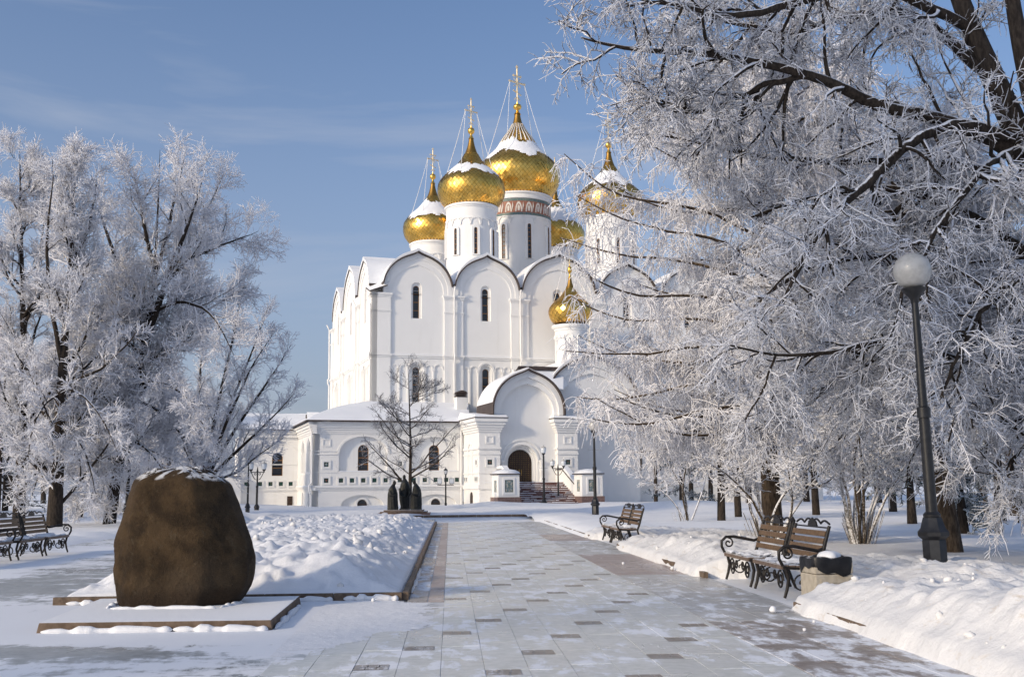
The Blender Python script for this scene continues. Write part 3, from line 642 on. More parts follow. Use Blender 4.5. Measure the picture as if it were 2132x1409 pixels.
PC, PW = 11.4, 3.2
# back wall of the portal with the door opening
MB().ext([(8.7, 2.1), (14.2, 2.1), (14.2, 7.9)] + list(reversed(ogee(PC, 2.5, 7.9, 2.85))) + [(8.7, 7.9)], [arch(10.95, 2.12, 5.35, 2.9)], .55, .9, **PF).build('portal_wall', 'plaster', church)
steps_r = ((1.45, 5.35, .8), (1.27, 5.17, .98), (1.1, 4.98, 1.16))
for k in range(2):
    r0, z0, d0 = steps_r[k]; r1, z1, _ = steps_r[k + 1]
    MB().ext(ring(arch(10.95, 2.12, z0, 2*r0)[1:] + [(10.95 - r0, 2.12)], arch(10.95, 2.12, z1, 2*r1)[1:] + [(10.95 - r1, 2.12)]), [], d0, d0 + .2, **PF).build('portal_order', 'plaster', church)
for r0, z0 in ((1.62, 5.5), (1.95, 5.85)):
    MB().ext(ring(arch(10.95, 4.0, z0, 2*r0 + .0)[2:], arch(10.95, 4.0, z0 - .14, 2*r0 - .28)[2:]), [], .46, .56, **PF).build('portal_moulding', 'plaster', church)
for s in (-1.78, 1.78):
    cx = 10.95 + s
    MB().lathe([(.17, 2.12), (.2, 2.2), (.2, 2.4), (.13, 2.46), (.13, 3.0), (.19, 3.1), (.19, 3.2), (.13, 3.3), (.13, 3.75), (.22, 3.9), (.22, 4.02), (.1, 4.05)], 14, (cx, -11.55)).build('portal_column', 'plaster', church, 40)
dr = MB().ext(arch(10.95, 2.13, 4.92, 2.16), [], 1.05, 1.12, **PF).build('door', 'door', church)
mb = MB()
for i in range(13):
    for j in range(16):
        x = 10.95 - .96 + i*.16; z = 2.3 + j*.16
        if (z < 3.85 or (x - 10.95)**2 + (z - 3.85)**2 < .95**2): mb.add([(x - .03, -10.97, z), (x, -10.97, z - .03), (x + .03, -10.97, z), (x, -10.97, z + .03), (x, -10.995, z)], [(0, 1, 4), (1, 2, 4), (2, 3, 4), (3, 0, 4)])
o_ = mb.build('stud', 'brass', dr); o_['kind'] = 'stuff'
for s in (-.1, .1): MB().tube([(10.95 + s, -11.06, 2.75), (10.95 + s, -11.06, 3.25)], .025, 6).build('handle', 'brass', dr)
MB().ext([(10.94, 2.13), (10.96, 2.13), (10.96, 4.9), (10.94, 4.9)], [], 1.03, 1.06, **PF).build('door_joint', 'roof_metal', dr)
# arch gable of the porch
MB().ext(ring(ogee(PC, PW, 7.9, 3.85), ogee(PC, PW*.88, 7.9, 3.3)), [], -.15, .7, **PF).build('archivolt', 'plaster', church, 40)
MB().ext(ring(ogee(PC, PW*.878, 7.9, 3.29), ogee(PC, PW*.765, 7.9, 2.72)), [], .12, .69, **PF).build('archivolt', 'plaster', church, 40)
MB().ext(ring(ogee(PC, PW + .12, 7.9, 4.0), ogee(PC, PW + .008, 7.9, 3.86)), [], -.5, 4.6, **PF).build('gable_roof', 'roof_metal', church, 50)
s1 = [p for p in ogee(PC, PW + .125, 7.9, 4.0) if p[1] > 8.75]
MB().ext(ring([(p[0], p[1] + .11*(1 - (abs(p[0] - PC)/PW)**4) + .02) for p in s1], s1), [], -.2, 4.6, **PF).build('roof_snow', 'snow_roof', church, 50)
# saddle between porch and great gable with its dark ridge
MB().add([(12.2, -7.7, 12.35), (16.4, -7.7, 12.35), (17.2, -7.2, 11.2), (11.4, -7.2, 11.2), (13.6, -9.6, 10.6), (15.6, -9.6, 10.4)], [(0, 1, 5, 4), (0, 1, 2, 3), (0, 4, 3), (1, 2, 5)]).build('saddle_snow', 'snow_roof', church)
MB().box(12.0, 16.5, -7.95, -7.6, 12.3, 12.62).build('ridge', 'roof_metal', church)
MB().add([(12.0, -7.9, 12.6), (12.0, -7.6, 12.6), (11.0, -7.6, 10.9), (11.0, -7.9, 10.9), (11.3, -7.9, 10.9), (11.3, -7.6, 10.9)], [(0, 1, 2, 3), (0, 3, 4), (1, 2, 5)]).build('ridge_end', 'roof_metal', church)
MB().box(11.6, 16.8, -7.55, -7.1, 9., 12.3).build('wall', 'plaster', church)
# corner piers of the porch
for (p0, p1) in ((7.0, 8.86), (14.1, 15.95)):
    mb = MB(); mb.box(p0, p1, -12, -7.02, 0, 6.4); mb.build('porch_pier', 'plaster_low', church)
    mb = MB(); z = 6.402
    for (h, p) in ((.2, .08), (.2, .16), (.22, .26), (.25, .38), (.3, .52)): mb.box(p0 - p, p1 + p, -12 - p, -7.0, z, z + h - .003); z += h
    mb.build('cornice', 'plaster_low', church)
    MB().box(p0 - .58, p1 + .58, -12.58, -7., z, z + .07).build('eave_edge', 'roof_metal', church)
    mb = MB(); mb.add([(p0 - .56, -12.56, z + .072), (p1 + .56, -12.56, z + .072), (p1 + .56, -7, z + .072), (p0 - .56, -7, z + .072), (p0 - .45, -12.4, z + .26), (p1 + .45, -12.4, z + .26), (p1 + .3, -7., z + .8), (p0 - .3, -7., z + .8)],
                      [(0, 1, 5, 4), (1, 2, 6, 5), (2, 3, 7, 6), (3, 0, 4, 7), (4, 5, 6, 7)]); mb.build('roof_snow', 'snow_roof', church, 60)
    c = (p0 + p1)/2
    MB().ext([(c - .36, 5.42), (c + .36, 5.42), (c + .36, 6.1), (c - .36, 6.1)], [[(c - .24, 5.54), (c + .24, 5.54), (c + .24, 5.98), (c - .24, 5.98)]], -.06, .02, **PF).build('blank_panel', 'plaster_low', church)
    for (z0, z1, p) in ((4.95, 5.12, .1), (4.5, 4.66, .06), (2.9, 3.0, .06), (1.6, 1.95, .12)):
        MB().box(p0 - p, p1 + p, -12 - p, -7.03, z0, z1).build('string', 'plaster_low', church)
    tile_panel(PF, c, 3.85, .38, 0, 'red_tile', .8)
    PS = dict(o=(p0, 0, 0), a=(0, 1, 0), d=(1, 0, 0))
    if p0 < 10:
        MB().ext(ring(arch(-9.3, 2.8, 5.6, 1.5)[1:] + [(-10.05, 2.8)], arch(-9.3, 2.8, 5.45, 1.2)[1:] + [(-9.9, 2.8)]), [], -.08, .02, **PS).build('arch_moulding', 'plaster_low', church)
        for a in (-11.4, -10.9, -8.2, -7.6): tile_panel(PS, a, 2.44, .3, 0, 'green_tile', .42)
        MB().ext(arch(-9.6, .05, 1.35, .8), [], -.03, .02, **PS).build('cellar_door', 'door', church)
        tile_panel(PS, -11.2, 3.85, .34, 0, 'red_tile', .7)
# porch side walls, and filling between piers behind the portal
MB().box(8.87, 14.09, -10.75, -7.05, 2.0, 7.85).build('portal_core', 'plaster', church)
# stair: each step its own block
nst = 14
for k in range(nst):
    z1 = 2.12 - k*.15; y0 = -13.1 - k*.36; ex = max(0, k - 8)*.32
    MB().box(9.05 - ex, 14.0 + ex, y0 - .36, y0 + .1, max(z1 - .3, 0), z1).build('step', 'stair', church, bevel=.012)
for k in range(nst + 1):       # trodden snow left along each tread
    z1 = 2.12 - k*.15; y0 = -13.1 - k*.36 if k < nst else -13.1; ex = max(0, k - 8)*.32; mb = MB(); x = 9.07 - ex
    if k == nst: z1 = 2.12; y0 = -12.7
    while x < 13.9 + ex:
        w_ = random.uniform(.25, 1.1); d_ = random.uniform(.1, .33); h_ = random.uniform(.025, .06); o_ = random.choice((0., 0., .06))
        if random.random() < .82: mb.add([(x, y0 - .345 + o_, z1 - .002), (min(x + w_, 13.98 + ex), y0 - .345 + o_, z1 - .002), (min(x + w_, 13.98 + ex), y0 - .345 + o_ + d_, z1 - .002), (x, y0 - .345 + o_ + d_, z1 - .002), (x + .04, y0 - .33 + o_, z1 + h_), (min(x + w_, 13.98 + ex) - .04, y0 - .33 + o_, z1 + h_*.7), (min(x + w_, 13.98 + ex) - .06, y0 - .36 + o_ + d_, z1 + h_*.8), (x + .05, y0 - .36 + o_ + d_, z1 + h_)], [(0, 1, 5, 4), (1, 2, 6, 5), (2, 3, 7, 6), (3, 0, 4, 7), (4, 5, 6, 7)])
        x += w_ + random.uniform(.0, .12)
    q_ = mb.build('step_snow', 'snow_roof', church); q_['kind'] = 'stuff'
MB().box(9.05, 14.0, -13.1, -10.8, 0, 2.118).build('landing', 'stair', church)
# parapets and pedestals of the stair
for s, x0, x1 in ((-1, 8.6, 9.03), (1, 14.02, 14.45)):
    MB().ext([(-16.4, 0), (-11.9, 0), (-11.9, 3.2), (-13.2, 3.2), (-16.4, 1.75)], [], 0, x1 - x0, o=(x0, 0, 0), a=(0, 1, 0), d=(1, 0, 0)).build('parapet', 'plaster', church)
    MB().ext([(-16.4, 1.752), (-13.2, 3.202), (-11.9, 3.202), (-11.9, 3.26), (-13.22, 3.26), (-16.42, 1.81)], [], -.08, x1 - x0 + .08, o=(x0, 0, 0), a=(0, 1, 0), d=(1, 0, 0)).build('parapet_cap', 'roof_metal', church)
    MB().ext([(-16.3, 1.85), (-13.2, 3.262), (-11.95, 3.262), (-11.95, 3.5), (-13.2, 3.55), (-14.8, 2.8)], [], -.02, x1 - x0 + .02, o=(x0, 0, 0), a=(0, 1, 0), d=(1, 0, 0)).build('parapet_snow', 'snow_roof', church)
for (x0, x1) in ((6.75, 8.6), (13.85, 15.75)):
    c = (x0 + x1)/2; yf = -18.0; w = x1 - x0
    ped = MB().box(x0 + .05, x1 - .05, yf, yf + 1.75, .95, 2.72).build('pedestal', 'plaster', church)
    MB().box(x0 - .06, x1 + .06, yf - .1, yf + 1.85, 0., .948).build('plinth', 'granite', ped)
    MB().box(x0 - .08, x1 + .08, yf - .12, yf + 1.87, 2.722, 2.8).build('cap_edge', 'roof_metal', ped)
    q = []
    for r, z in ((1., 2.802), (.9, 2.95), (.65, 3.08), (.3, 3.15), (.02, 3.17)):
        q.append([(c + sx*r*w/2, yf + .87 + sy*r*.95, z) for sx, sy in ((-1, -1), (1, -1), (1, 1), (-1, 1))])
    mb = MB(); vs = [p for l in q for p in l]; fs = [(4*i + j, 4*i + (j + 1) % 4, 4*i + 4 + (j + 1) % 4, 4*i + 4 + j) for i in range(4) for j in range(4)]
    mb.add(vs, fs); mb.build('cap_snow', 'snow_roof', ped, 80)
    PP = dict(o=(0, yf, 0), a=(1, 0, 0), d=(0, 1, 0))
    MB().ext([(c - .5, 1.15), (c + .5, 1.15), (c + .5, 2.5), (c - .5, 2.5)], [[(c - .36, 1.32), (c + .36, 1.32), (c + .36, 2.32), (c - .36, 2.32)]], -.05, .02, **PP).build('panel_frame', 'plaster', ped)
    t = MB().ext([(c - .33, 1.35), (c + .33, 1.35), (c + .33, 2.28), (c - .33, 2.28)], [], -.02, .01, **PP).build('mosaic_panel', 'tile_edge', ped)
    MB().ext([(c - .28, 1.4), (c + .28, 1.4), (c + .28, 2.23), (c - .28, 2.23)], [], -.028, -.021, **PP).build('mosaic_field', 'mosaic', t)
    MB().ext([(c, 1.5), (c + .12, 1.72), (c + .06, 1.82), (c + .12, 1.92), (c, 2.15), (c - .12, 1.92), (c - .06, 1.82), (c - .12, 1.72)], [], -.036, -.0285, **PP).build('mosaic_motif', 'frieze_teal', t)
    PSs = dict(o=(x0 + .05, 0, 0), a=(0, 1, 0), d=(1, 0, 0))
    MB().ext([(yf + .5, 1.35), (yf + 1.1, 1.35), (yf + 1.1, 2.28), (yf + .5, 2.28)], [], -.02, .01, **PSs).build('mosaic_panel', 'mosaic', ped)
# ================================================================ ground, path, snow
def cover_mat(name, base1, base2, snow_bias, scale=2.2, stretch=(1., .55, 1.), attr=None, rough=.36, ice=None, seed=0., soft=.05, fine=5.):
    """stone or ice with thin wind-blown snow lying in streaky patches"""
    m, t, b = new_mat(name); b.inputs['Specular IOR Level'].default_value = .35
    v = coords(t, 'World'); n0 = noise(t, v, 9., 6); oi = N(t, 'ShaderNodeObjectInfo')
    c = mixc(t, ramp(t, n0, .3, .7), base1, base2)
    hsv = N(t, 'ShaderNodeHueSaturation'); t.links.new(c, hsv.inputs['Color'])
    t.links.new(ramp(t, oi.outputs['Random'], 0., 1., .955, 1.03), hsv.inputs['Value']); c = hsv.outputs[0]
    n1 = noise(t, coords(t, 'World', stretch), scale, 7, .68, .35); n2 = noise(t, v, .35, 4, .6); n3 = noise(t, coords(t, 'World', (1., .45, 1.)), fine, 6, .7, .2)
    f = math_(t, 'ADD', math_(t, 'MULTIPLY', n1, .6), math_(t, 'MULTIPLY', n3, .4))
    f = math_(t, 'ADD', f, math_(t, 'MULTIPLY', math_(t, 'SUBTRACT', n2, .5), .25))
    if attr:
        a = N(t, 'ShaderNodeAttribute', attribute_name=attr); f = math_(t, 'ADD', f, math_(t, 'MULTIPLY', math_(t, 'SUBTRACT', a.outputs['Fac'], .5), .5))
    fs = ramp(t, f, .5 - snow_bias - soft, .5 - snow_bias + soft)
    frost = ramp(t, noise(t, v, 2.6, 6, .7), .35, .75, .0, .22)
    c = mixc(t, frost, c, (.74, .77, .80))
    t.links.new(mixc(t, fs, c, (.80, .825, .87)), b.inputs['Base Color'])
    t.links.new(math_(t, 'ADD', ramp(t, fs, 0., 1., rough, .7), ramp(t, n2, .3, .7, -.12, .12)), b.inputs['Roughness'])
    hh = math_(t, 'ADD', math_(t, 'MULTIPLY', fs, .6), math_(t, 'MULTIPLY', n3, .4)); bump(t, b, hh, .35, .0055)
    return m
M['slab'] = cover_mat('pale_grey_green_slab', (.54, .56, .535), (.66, .67, .65), -.035, soft=.035)
M['slab_side'] = cover_mat('dusted_slab', (.38, .385, .375), (.47, .47, .46), -.035)
M['red_slab'] = cover_mat('reddish_slab', (.30, .235, .21), (.37, .29, .26), -.11)
M['brown_slab'] = cover_mat('brown_dusted_slab', (.21, .175, .155), (.30, .26, .235), -.02)
M['inset'] = cover_mat('brown_brick_inset', (.20, .165, .135), (.29, .25, .21), -.10, fine=9.)
M['ice'] = cover_mat('icy_plaza', (.30, .325, .33), (.40, .42, .425), .0, 1.1, (.55, 1.5, 1.), attr='cover', rough=.3)
M['joint'] = simple('grey_joint', (.42, .43, .42), (.66, .67, .69), .8, 1.6)
M['kerb'] = snowy('brown_granite_kerb', (.10, .07, .05), (.19, .14, .10), .7, 9., 5., .6, .3, bmp=.4)

g_ = MB().add([(-900, -300, -.03), (900, -300, -.03), (900, 1500, -.03), (-900, 1500, -.03)], [(0, 1, 2, 3)]).build('ground', 'snow_field'); g_['kind'] = 'structure'

# --- paved path, slab by slab
path = MB().add([(-.62, 3, 0.), (4.6, 3, 0.), (4.6, 53, 0.), (-.62, 53, 0.)], [(0, 1, 2, 3)]).build('path', 'joint'); path['kind'] = 'structure'
_slab_src = {}
def slab(x0, x1, y0, y1, mat, top=.005, name='paving_slab'):
    key = (round(x1 - x0, 3), round(y1 - y0, 3), mat, top)
    if key not in _slab_src:
        w, l = x1 - x0 - .003, y1 - y0 - .003
        _slab_src[key] = MB().add([(-w/2, -l/2, 0), (w/2, -l/2, 0), (w/2, l/2, 0), (-w/2, l/2, 0), (-w/2 + .002, -l/2 + .002, top), (w/2 - .002, -l/2 + .002, top), (w/2 - .002, l/2 - .002, top), (-w/2 + .002, l/2 - .002, top)],
                                   [(4, 5, 6, 7), (0, 1, 5, 4), (1, 2, 6, 5), (2, 3, 7, 6), (3, 0, 4, 7)]).build(name, mat, path, loc=((x0 + x1)/2, (y0 + y1)/2, .001))
        return _slab_src[key]
    return share(_slab_src[key], name, path, ((x0 + x1)/2, (y0 + y1)/2, .001 + random.uniform(-.0015, .0015)), (random.uniform(-.002, .002), random.uniform(-.0025, .0025), 0))
far = {'slab': MB(), 'inset': MB(), 'brown_slab': MB(), 'slab_side': MB(), 'red_slab': MB()}
def put(x0, x1, y0, y1, mat, name='paving_slab'):
    if y1 < 24.5: slab(x0, x1, y0, y1, mat, name=name)
    else: far[mat].add([(x0 + .002, y0 + .002, .0055), (x1 - .002, y0 + .002, .0055), (x1 - .002, y1 - .002, .0055), (x0 + .002, y1 - .002, .0055)], [(0, 1, 2, 3)])
CW, PER = .395, 3.77; SL = (PER - .30)/4
def inset(x0, y0):
    """a brown inlay of small bricks, three by two"""
    if y0 < 24.5:
        k = 'inset'
        if k not in _slab_src:
            mb = MB(); bw, bl = .318/3, .15
            for i in range(3):
                for j in range(2):
                    sh = .0 if j == 0 else .018
                    xa = i*bw + .004 + (sh if i else 0); xb = min((i + 1)*bw - .004 + (sh if i < 2 else 0), .318); mb.add([(xa, j*bl + .004, .0055), (xb, j*bl + .004, .0055), (xb, (j + 1)*bl - .004, .0055), (xa, (j + 1)*bl - .004, .0055)], [(0, 1, 2, 3)])
            _slab_src[k] = mb.build('brick_inset', 'inset', path, loc=(x0, y0, .001)); _slab_src[k]['kind'] = 'stuff'; return
        o = share(_slab_src[k], 'brick_inset', path, (x0, y0, .001)); o['kind'] = 'stuff'
    else: far['inset'].add([(x0, y0, .0055), (x0 + .318, y0, .0055), (x0 + .318, y0 + .3, .0055), (x0, y0 + .3, .0055)], [(0, 1, 2, 3)])
for ci in range(-4, 8):
    x0 = -.085 + ci*CW
    ph = 12.75 + (ci - .5)*1.125          # where the insets of this column start
    y = ph - math.ceil((ph - 3)/PER)*PER
    while y < 52.5:
        if not (ci < 0 and y > 14.9):
            if y > 6.0:
                inset(x0, y); put(x0 + .32, x0 + CW, y, y + .30, 'slab')
            for k in range(4):
                ya = y + .30 + k*SL
                if ya > 5.5 and ya < 52.4 and not (ci < 0 and ya + SL > 15.6): put(x0, x0 + CW, ya, ya + SL, 'slab')
        y += PER
for ci in range(4):                      # side strip with the darker panels
    x0 = 3.085 + ci*.36; y = 5.2
    while y < 52.4:
        red = (y > 19.6 and y < 25.8) or (y > 33.0 and y < 37.8) or y < 12.3
        put(x0, x0 + .36, y, y + .78, ('red_slab' if (y > 15) else 'brown_slab') if red else 'slab_side'); y += .78
for k in range(52):                      # red border on the island side
    y = 15.75 + k*.7
    put(-.32, -.09, y, y + .7, 'red_slab'); put(-.6, -.33, y, y + .7, 'brown_slab')
for k, mb in far.items():
    if mb.v: o_ = mb.build('far_paving', k, path); o_['kind'] = 'stuff'

# --- icy plaza on the left, with a coverage field for the packed snow
xs = np.arange(-26, -.61, .3); ys = np.arange(3, 60, .3)
X, Y = np.meshgrid(xs, ys, indexing='ij'); nx, ny = X.shape
V = np.stack([X, Y, np.full_like(X, .006) + .03*sstep(fbm(X*.8, Y*.8, 3), .45, .75)*0], -1).reshape(-1, 3)
a = np.arange((nx - 1)*(ny - 1)); r_, c_ = a//(ny - 1), a % (ny - 1)
F4 = np.stack([r_*ny + c_, (r_ + 1)*ny + c_, (r_ + 1)*ny + c_ + 1, r_*ny + c_ + 1], -1)
keep = ~((X[:-1, :-1] > -1.67) & (Y[:-1, :-1] < 15.5)).ravel()
cov = .50 + .0*X
def blob(cx, cy, rx, ry, amt): return amt*np.exp(-(((X - cx)/rx)**2 + ((Y - cy)/ry)**2))
cov += blob(-2.6, 14.3, 2.6, 2.6, .75) + blob(-4.0, 12.6, 3.2, .55, .5) + blob(-1.4, 13.6, 1.2, 1.7, .5) - blob(-4.2, 11.4, 3.0, .75, .35) + blob(-6.5, 14.2, 1.2, 2.2, .3) - blob(-8., 18.5, 2., 2.5, .28) + blob(-9.9, 25, 1.0, 8, .6) + blob(-4., 9.6, 3.2, .8, .12) - blob(-7, 35, 2, 8, .2)
pz = np_mesh('plaza', V, F4[keep], 'ice', None, True); pz['kind'] = 'structure'
at = pz.data.attributes.new('cover', 'FLOAT', 'POINT'); at.data.foreach_set('value', np.clip(cov, 0, 1.6).ravel().astype(np.float32))
# thin packed snow that laps over the first slabs
xs = np.arange(-1.75, .35, .035); ys = np.arange(10.3, 15.95, .035); X, Y = np.meshgrid(xs, ys, indexing='ij'); nx, ny = X.shape
edge = np.interp(Y, [10.3, 10.9, 11.5, 12.3, 13.1, 14.2, 15.0, 15.7], [-2.2, -1.75, -1.15, -.62, -.35, -.3, -.38, -.5])
dd = edge - X + (fbm(X*1.2, Y*2.6, 5, .6) - .5)*1.25
Z = .0095 + .022*np.clip(dd, -1, .5) + .004*(fbm(X*9, Y*9, 3) - .5)
V = np.stack([X, Y, Z], -1).reshape(-1, 3); a = np.arange((nx - 1)*(ny - 1)); r_, c_ = a//(ny - 1), a % (ny - 1)
F4 = np.stack([r_*ny + c_, (r_ + 1)*ny + c_, (r_ + 1)*ny + c_ + 1, r_*ny + c_ + 1], -1)
F4 = F4[((dd[:-1, :-1] > -.12)).ravel()]
o_ = np_mesh('packed_snow', V, F4, 'snow'); o_['kind'] = 'stuff'

# --- relief of the cleared snow
POCKETS = ((14.3, 19.3), (29.3, 33.6))
_cl = np.random.default_rng(3)
def in_pocket(Y):
    r = 0.
    for a, b in POCKETS: r = np.maximum(r, sstep(Y, a - .15, a + .35)*(1 - sstep(Y, b - .35, b + .15)))
    return r
def lumps(X, Y, s=1.):
    l = .5*(fbm(X*1.1, Y*1.1, 5, .55) - .5) + .22*np.abs(fbm(X*3.1 + 9, Y*3.1, 4, .55) - .5)*2 - .06 + .10*(sstep(fbm(X*4.3, Y*4.3 + 5, 2), .55, .75))
    return s*l*.9
def right_foot(Y): return 4.42 + .10*(fbm(Y*.9, Y*0 + 3., 3) - .5)*2 + in_pocket(Y)*1.85 - .3*sstep(Y, 46, 56)
def H_right(X, Y):
    d = X - right_foot(Y) - .09*(fbm(X*2, Y*2.4, 3) - .5)
    crest = np.interp(Y, [6, 9, 12, 14.5, 16, 19, 21, 25, 28, 31, 35, 45, 60], [.62, .60, .50, .28, .34, .38, .50, .45, .36, .30, .30, .30, .28])
    back = .15
    prof = (.17*sstep(d, -.02, .10) + (crest - .17)*(1 - (1 - sstep(d, .0, .95))**1.7))*(1 - sstep(d, 1.6, 4.2)) + back*sstep(d, 1.2, 4.2)
    near_bank = (1 - sstep(d, 2.8, 5.2))*sstep(d, .05, .45)
    return np.where(d < -.02, -.12, prof + near_bank*lumps(X*.85, Y*.85, .52) + sstep(d, 2., 5.)*.16*(fbm(X*.25, Y*.25, 3) - .5))
def island_d(X, Y):
    left = np.interp(Y, [16, 47, 52], [-5.6, -9.0, -9.6])
    return np.minimum(np.minimum(-.70 - X, X - left), np.minimum(Y - 16.12, 51.5 - Y))
def H_island(X, Y):
    d = island_d(X, Y)
    base = .10*sstep(d, -.02, .06) + .36*sstep(d, .0, 1.3) + blobf(X, Y, -1.9, 19., 1.1, 1.7, .2) + blobf(X, Y, -4.6, 17.3, .8, .9, .26) + blobf(X, Y, -3.0, 23., 2., 3., .12)
    return np.where(d < 0, -.1, base + lumps(X, Y, .72)*sstep(d, .02, .5))
def blobf(X, Y, cx, cy, rx, ry, a): return a*np.exp(-(((X - cx)/rx)**2 + ((Y - cy)/ry)**2))
def H_back(X, Y):
    # beyond the cross path, and left of the plaza
    d = np.maximum(Y - 62.0, np.maximum(-11.6 - X, X - 10.)); d = np.where((X > 3.6) & (Y > 40), np.maximum(d, X - 4.1), d)
    d2 = d + .5*(fbm(X*.4, Y*.4, 3) - .5)
    h = .16*sstep(d2, 0, .9) + sstep(d, 0, 1.)*(1 - sstep(d, 3., 7.))*lumps(X*.8, Y*.8, .5) + sstep(d, 3, 8)*.5*(fbm(X*.16, Y*.16, 4) - .42)
    h += blobf(X, Y, -18, 83, 6, 3, .5) + blobf(X, Y, 4, 80, 4, 3, .35) + blobf(X, Y, 12, 82, 6, 5, .4) + blobf(X, Y, 16, 72, 4, 5, .5) + blobf(X, Y, -13., 62., 2.4, 2., .5)
    return np.where(d < 0, -.12, h)
def relief(name, x0, x1, y0, y1, dx, dy, Hf, mat, sink=None):
    xs = np.arange(x0, x1 + dx/2, dx); ys = y0*np.exp(np.arange(0, np.log(y1/y0) + dy/2, dy)) if dy < .05 and y0 > 0 and isinstance(dy, float) and dy < .02 else np.arange(y0, y1 + dy/2, dy)
    X, Y = np.meshgrid(xs, ys, indexing='ij'); Z = Hf(X, Y); nx, ny = X.shape
    if sink is not None: Z = np.where(sink(X, Y), np.minimum(Z, -.25), Z)
    a = np.arange((nx - 1)*(ny - 1)); r_, c_ = a//(ny - 1), a % (ny - 1)
    F = np.stack([r_*ny + c_, (r_ + 1)*ny + c_, (r_ + 1)*ny + c_ + 1, r_*ny + c_ + 1], -1)
    zmax = Z.ravel()[F].max(1); F = F[zmax > -.05]
    o = np_mesh(name, np.stack([X, Y, Z], -1).reshape(-1, 3), F, mat); o['kind'] = 'structure'; return o
relief('snow_bank', 4.2, 12.5, 6.0, 36., .055, .004, H_right, 'snow_bank')
relief('snow_mound', -9.8, -.6, 16.05, 52., .06, .0045, H_island, 'snow')
relief('snow_field', 4.2, 60., 6., 62., .42, .42, lambda X, Y: H_right(X, Y), 'snow_field', lambda X, Y: (X < 12.3) & (Y < 35.8))
relief('snow_field', -70., 70., 14., 150., .6, .5, H_back, 'snow_field', lambda X, Y: (X > 4.) & (Y < 61.8))

# --- kerbs
ker = empty('kerb', (0, 0, 0)); ker['kind'] = 'structure'
src = MB().box(-.045, .045, -.495, .495, 0, .115).build('kerb_stone', 'kerb', ker, bevel=.008, loc=(-.655, 16.6, 0))
for k in range(1, 35): share(src, 'kerb_stone', ker, (-.655 + random.uniform(-.004, .004), 16.6 + k, random.uniform(-.006, .006)))
for k in range(5): share(src, 'kerb_stone', ker, (-1.2 - k*1.0, 16.09, 0), (0, 0, pi/2 + random.uniform(-.004, .004)))
for k in range(47):
    y = 6.6 + k
    if not any(a - .3 < y < b + .3 for a, b in POCKETS): share(src, 'kerb_stone', ker, (4.53, y, -.01))
for k in range(9): share(src, 'kerb_stone', ker, (-3. + k*1., 61.7, .02), (0, 0, pi/2), (1.3, 1, 1.2))
for k in range(8): share(src, 'kerb_stone', ker, (-15.6 + k*1., 62. - .35*k*0, .02), (0, 0, pi/2), (1.3, 1, 1.2))
# loose clods fallen on the paving
clod_src = None
for k, (x, y, r) in enumerate(((4.1, 13.7, .045), (4.25, 12.6, .02), (3.6, 22.5, .03), (-1.55, 17.9, .11), (3.9, 11.9, .02), (-1.1, 15.75, .03), (4.3, 20.9, .04))):
    bm = bmesh.new(); bmesh.ops.create_icosphere(bm, subdivisions=2, radius=r)
    for v in bm.verts: v.co *= 1 + .35*(random.random() - .5)
    me = bpy.data.meshes.new('snow_clod'); bm.to_mesh(me); bm.free(); me.materials.append(M['snow']); me.polygons.foreach_set('use_smooth', [True]*len(me.polygons))
    o_ = bpy.data.objects.new('snow_clod', me); COL.objects.link(o_); o_.location = (x, y, r*.75 + (.40 if x < -1.2 else .02))
    tag(o_, ('lump of snow beside the near bank foot', 'tiny snow crumb on the brown paving by the bank', 'snow crumb on the pale path beside the reddish panel', 'round snow ball lying on the snowy island near the kerb', 'snow crumb on the dusted paving nearest the camera', 'snow crumb beside the front kerb of the island', 'snow lump by the bank between the two benches')[k], 'snow lump', 'loose snow lumps')

# broken chunks lying about on the shovelled snow: far too many to count
rgc = np.random.default_rng(77); CKV, CKF, co = [], [], 0
bm = bmesh.new(); bmesh.ops.create_icosphere(bm, subdivisions=1, radius=1.); iv = np.array([v.co[:] for v in bm.verts]); iff = np.array([[v.index for v in f.verts] for f in bm.faces]); bm.free()
def scatter(n, x0, x1, y0, y1, Hf, rmin, rmax):
    global co
    for k in range(n):
        x = rgc.uniform(x0, x1); y = y0*(y1/y0)**rgc.random(); z = float(Hf(np.array([x]), np.array([y]))[0])
        if z < .06: continue
        r = rmin*(rmax/rmin)**(rgc.random()**1.6); sc = r*rgc.uniform(.6, 1.25, 3)
        a = rgc.uniform(0, 6.28); p = iv*sc*(1 + .22*rgc.normal(size=(len(iv), 1)).clip(-1.5, 1.5)); p = np.stack([p[:, 0]*cos(a) - p[:, 1]*sin(a), p[:, 0]*sin(a) + p[:, 1]*cos(a), p[:, 2]], -1)
        CKV.append(p + np.array([x, y, z + r*.15])); CKF.append(iff + co); co += len(iv)
scatter(170, 4.55, 7.8, 7., 28., H_right, .012, .075)
scatter(260, -6.5, -.75, 16.2, 44., H_island, .02, .10)
o_ = np_mesh('snow_chunks', np.concatenate(CKV), np.concatenate(CKF), 'snow_bank', None, False); o_['kind'] = 'stuff'
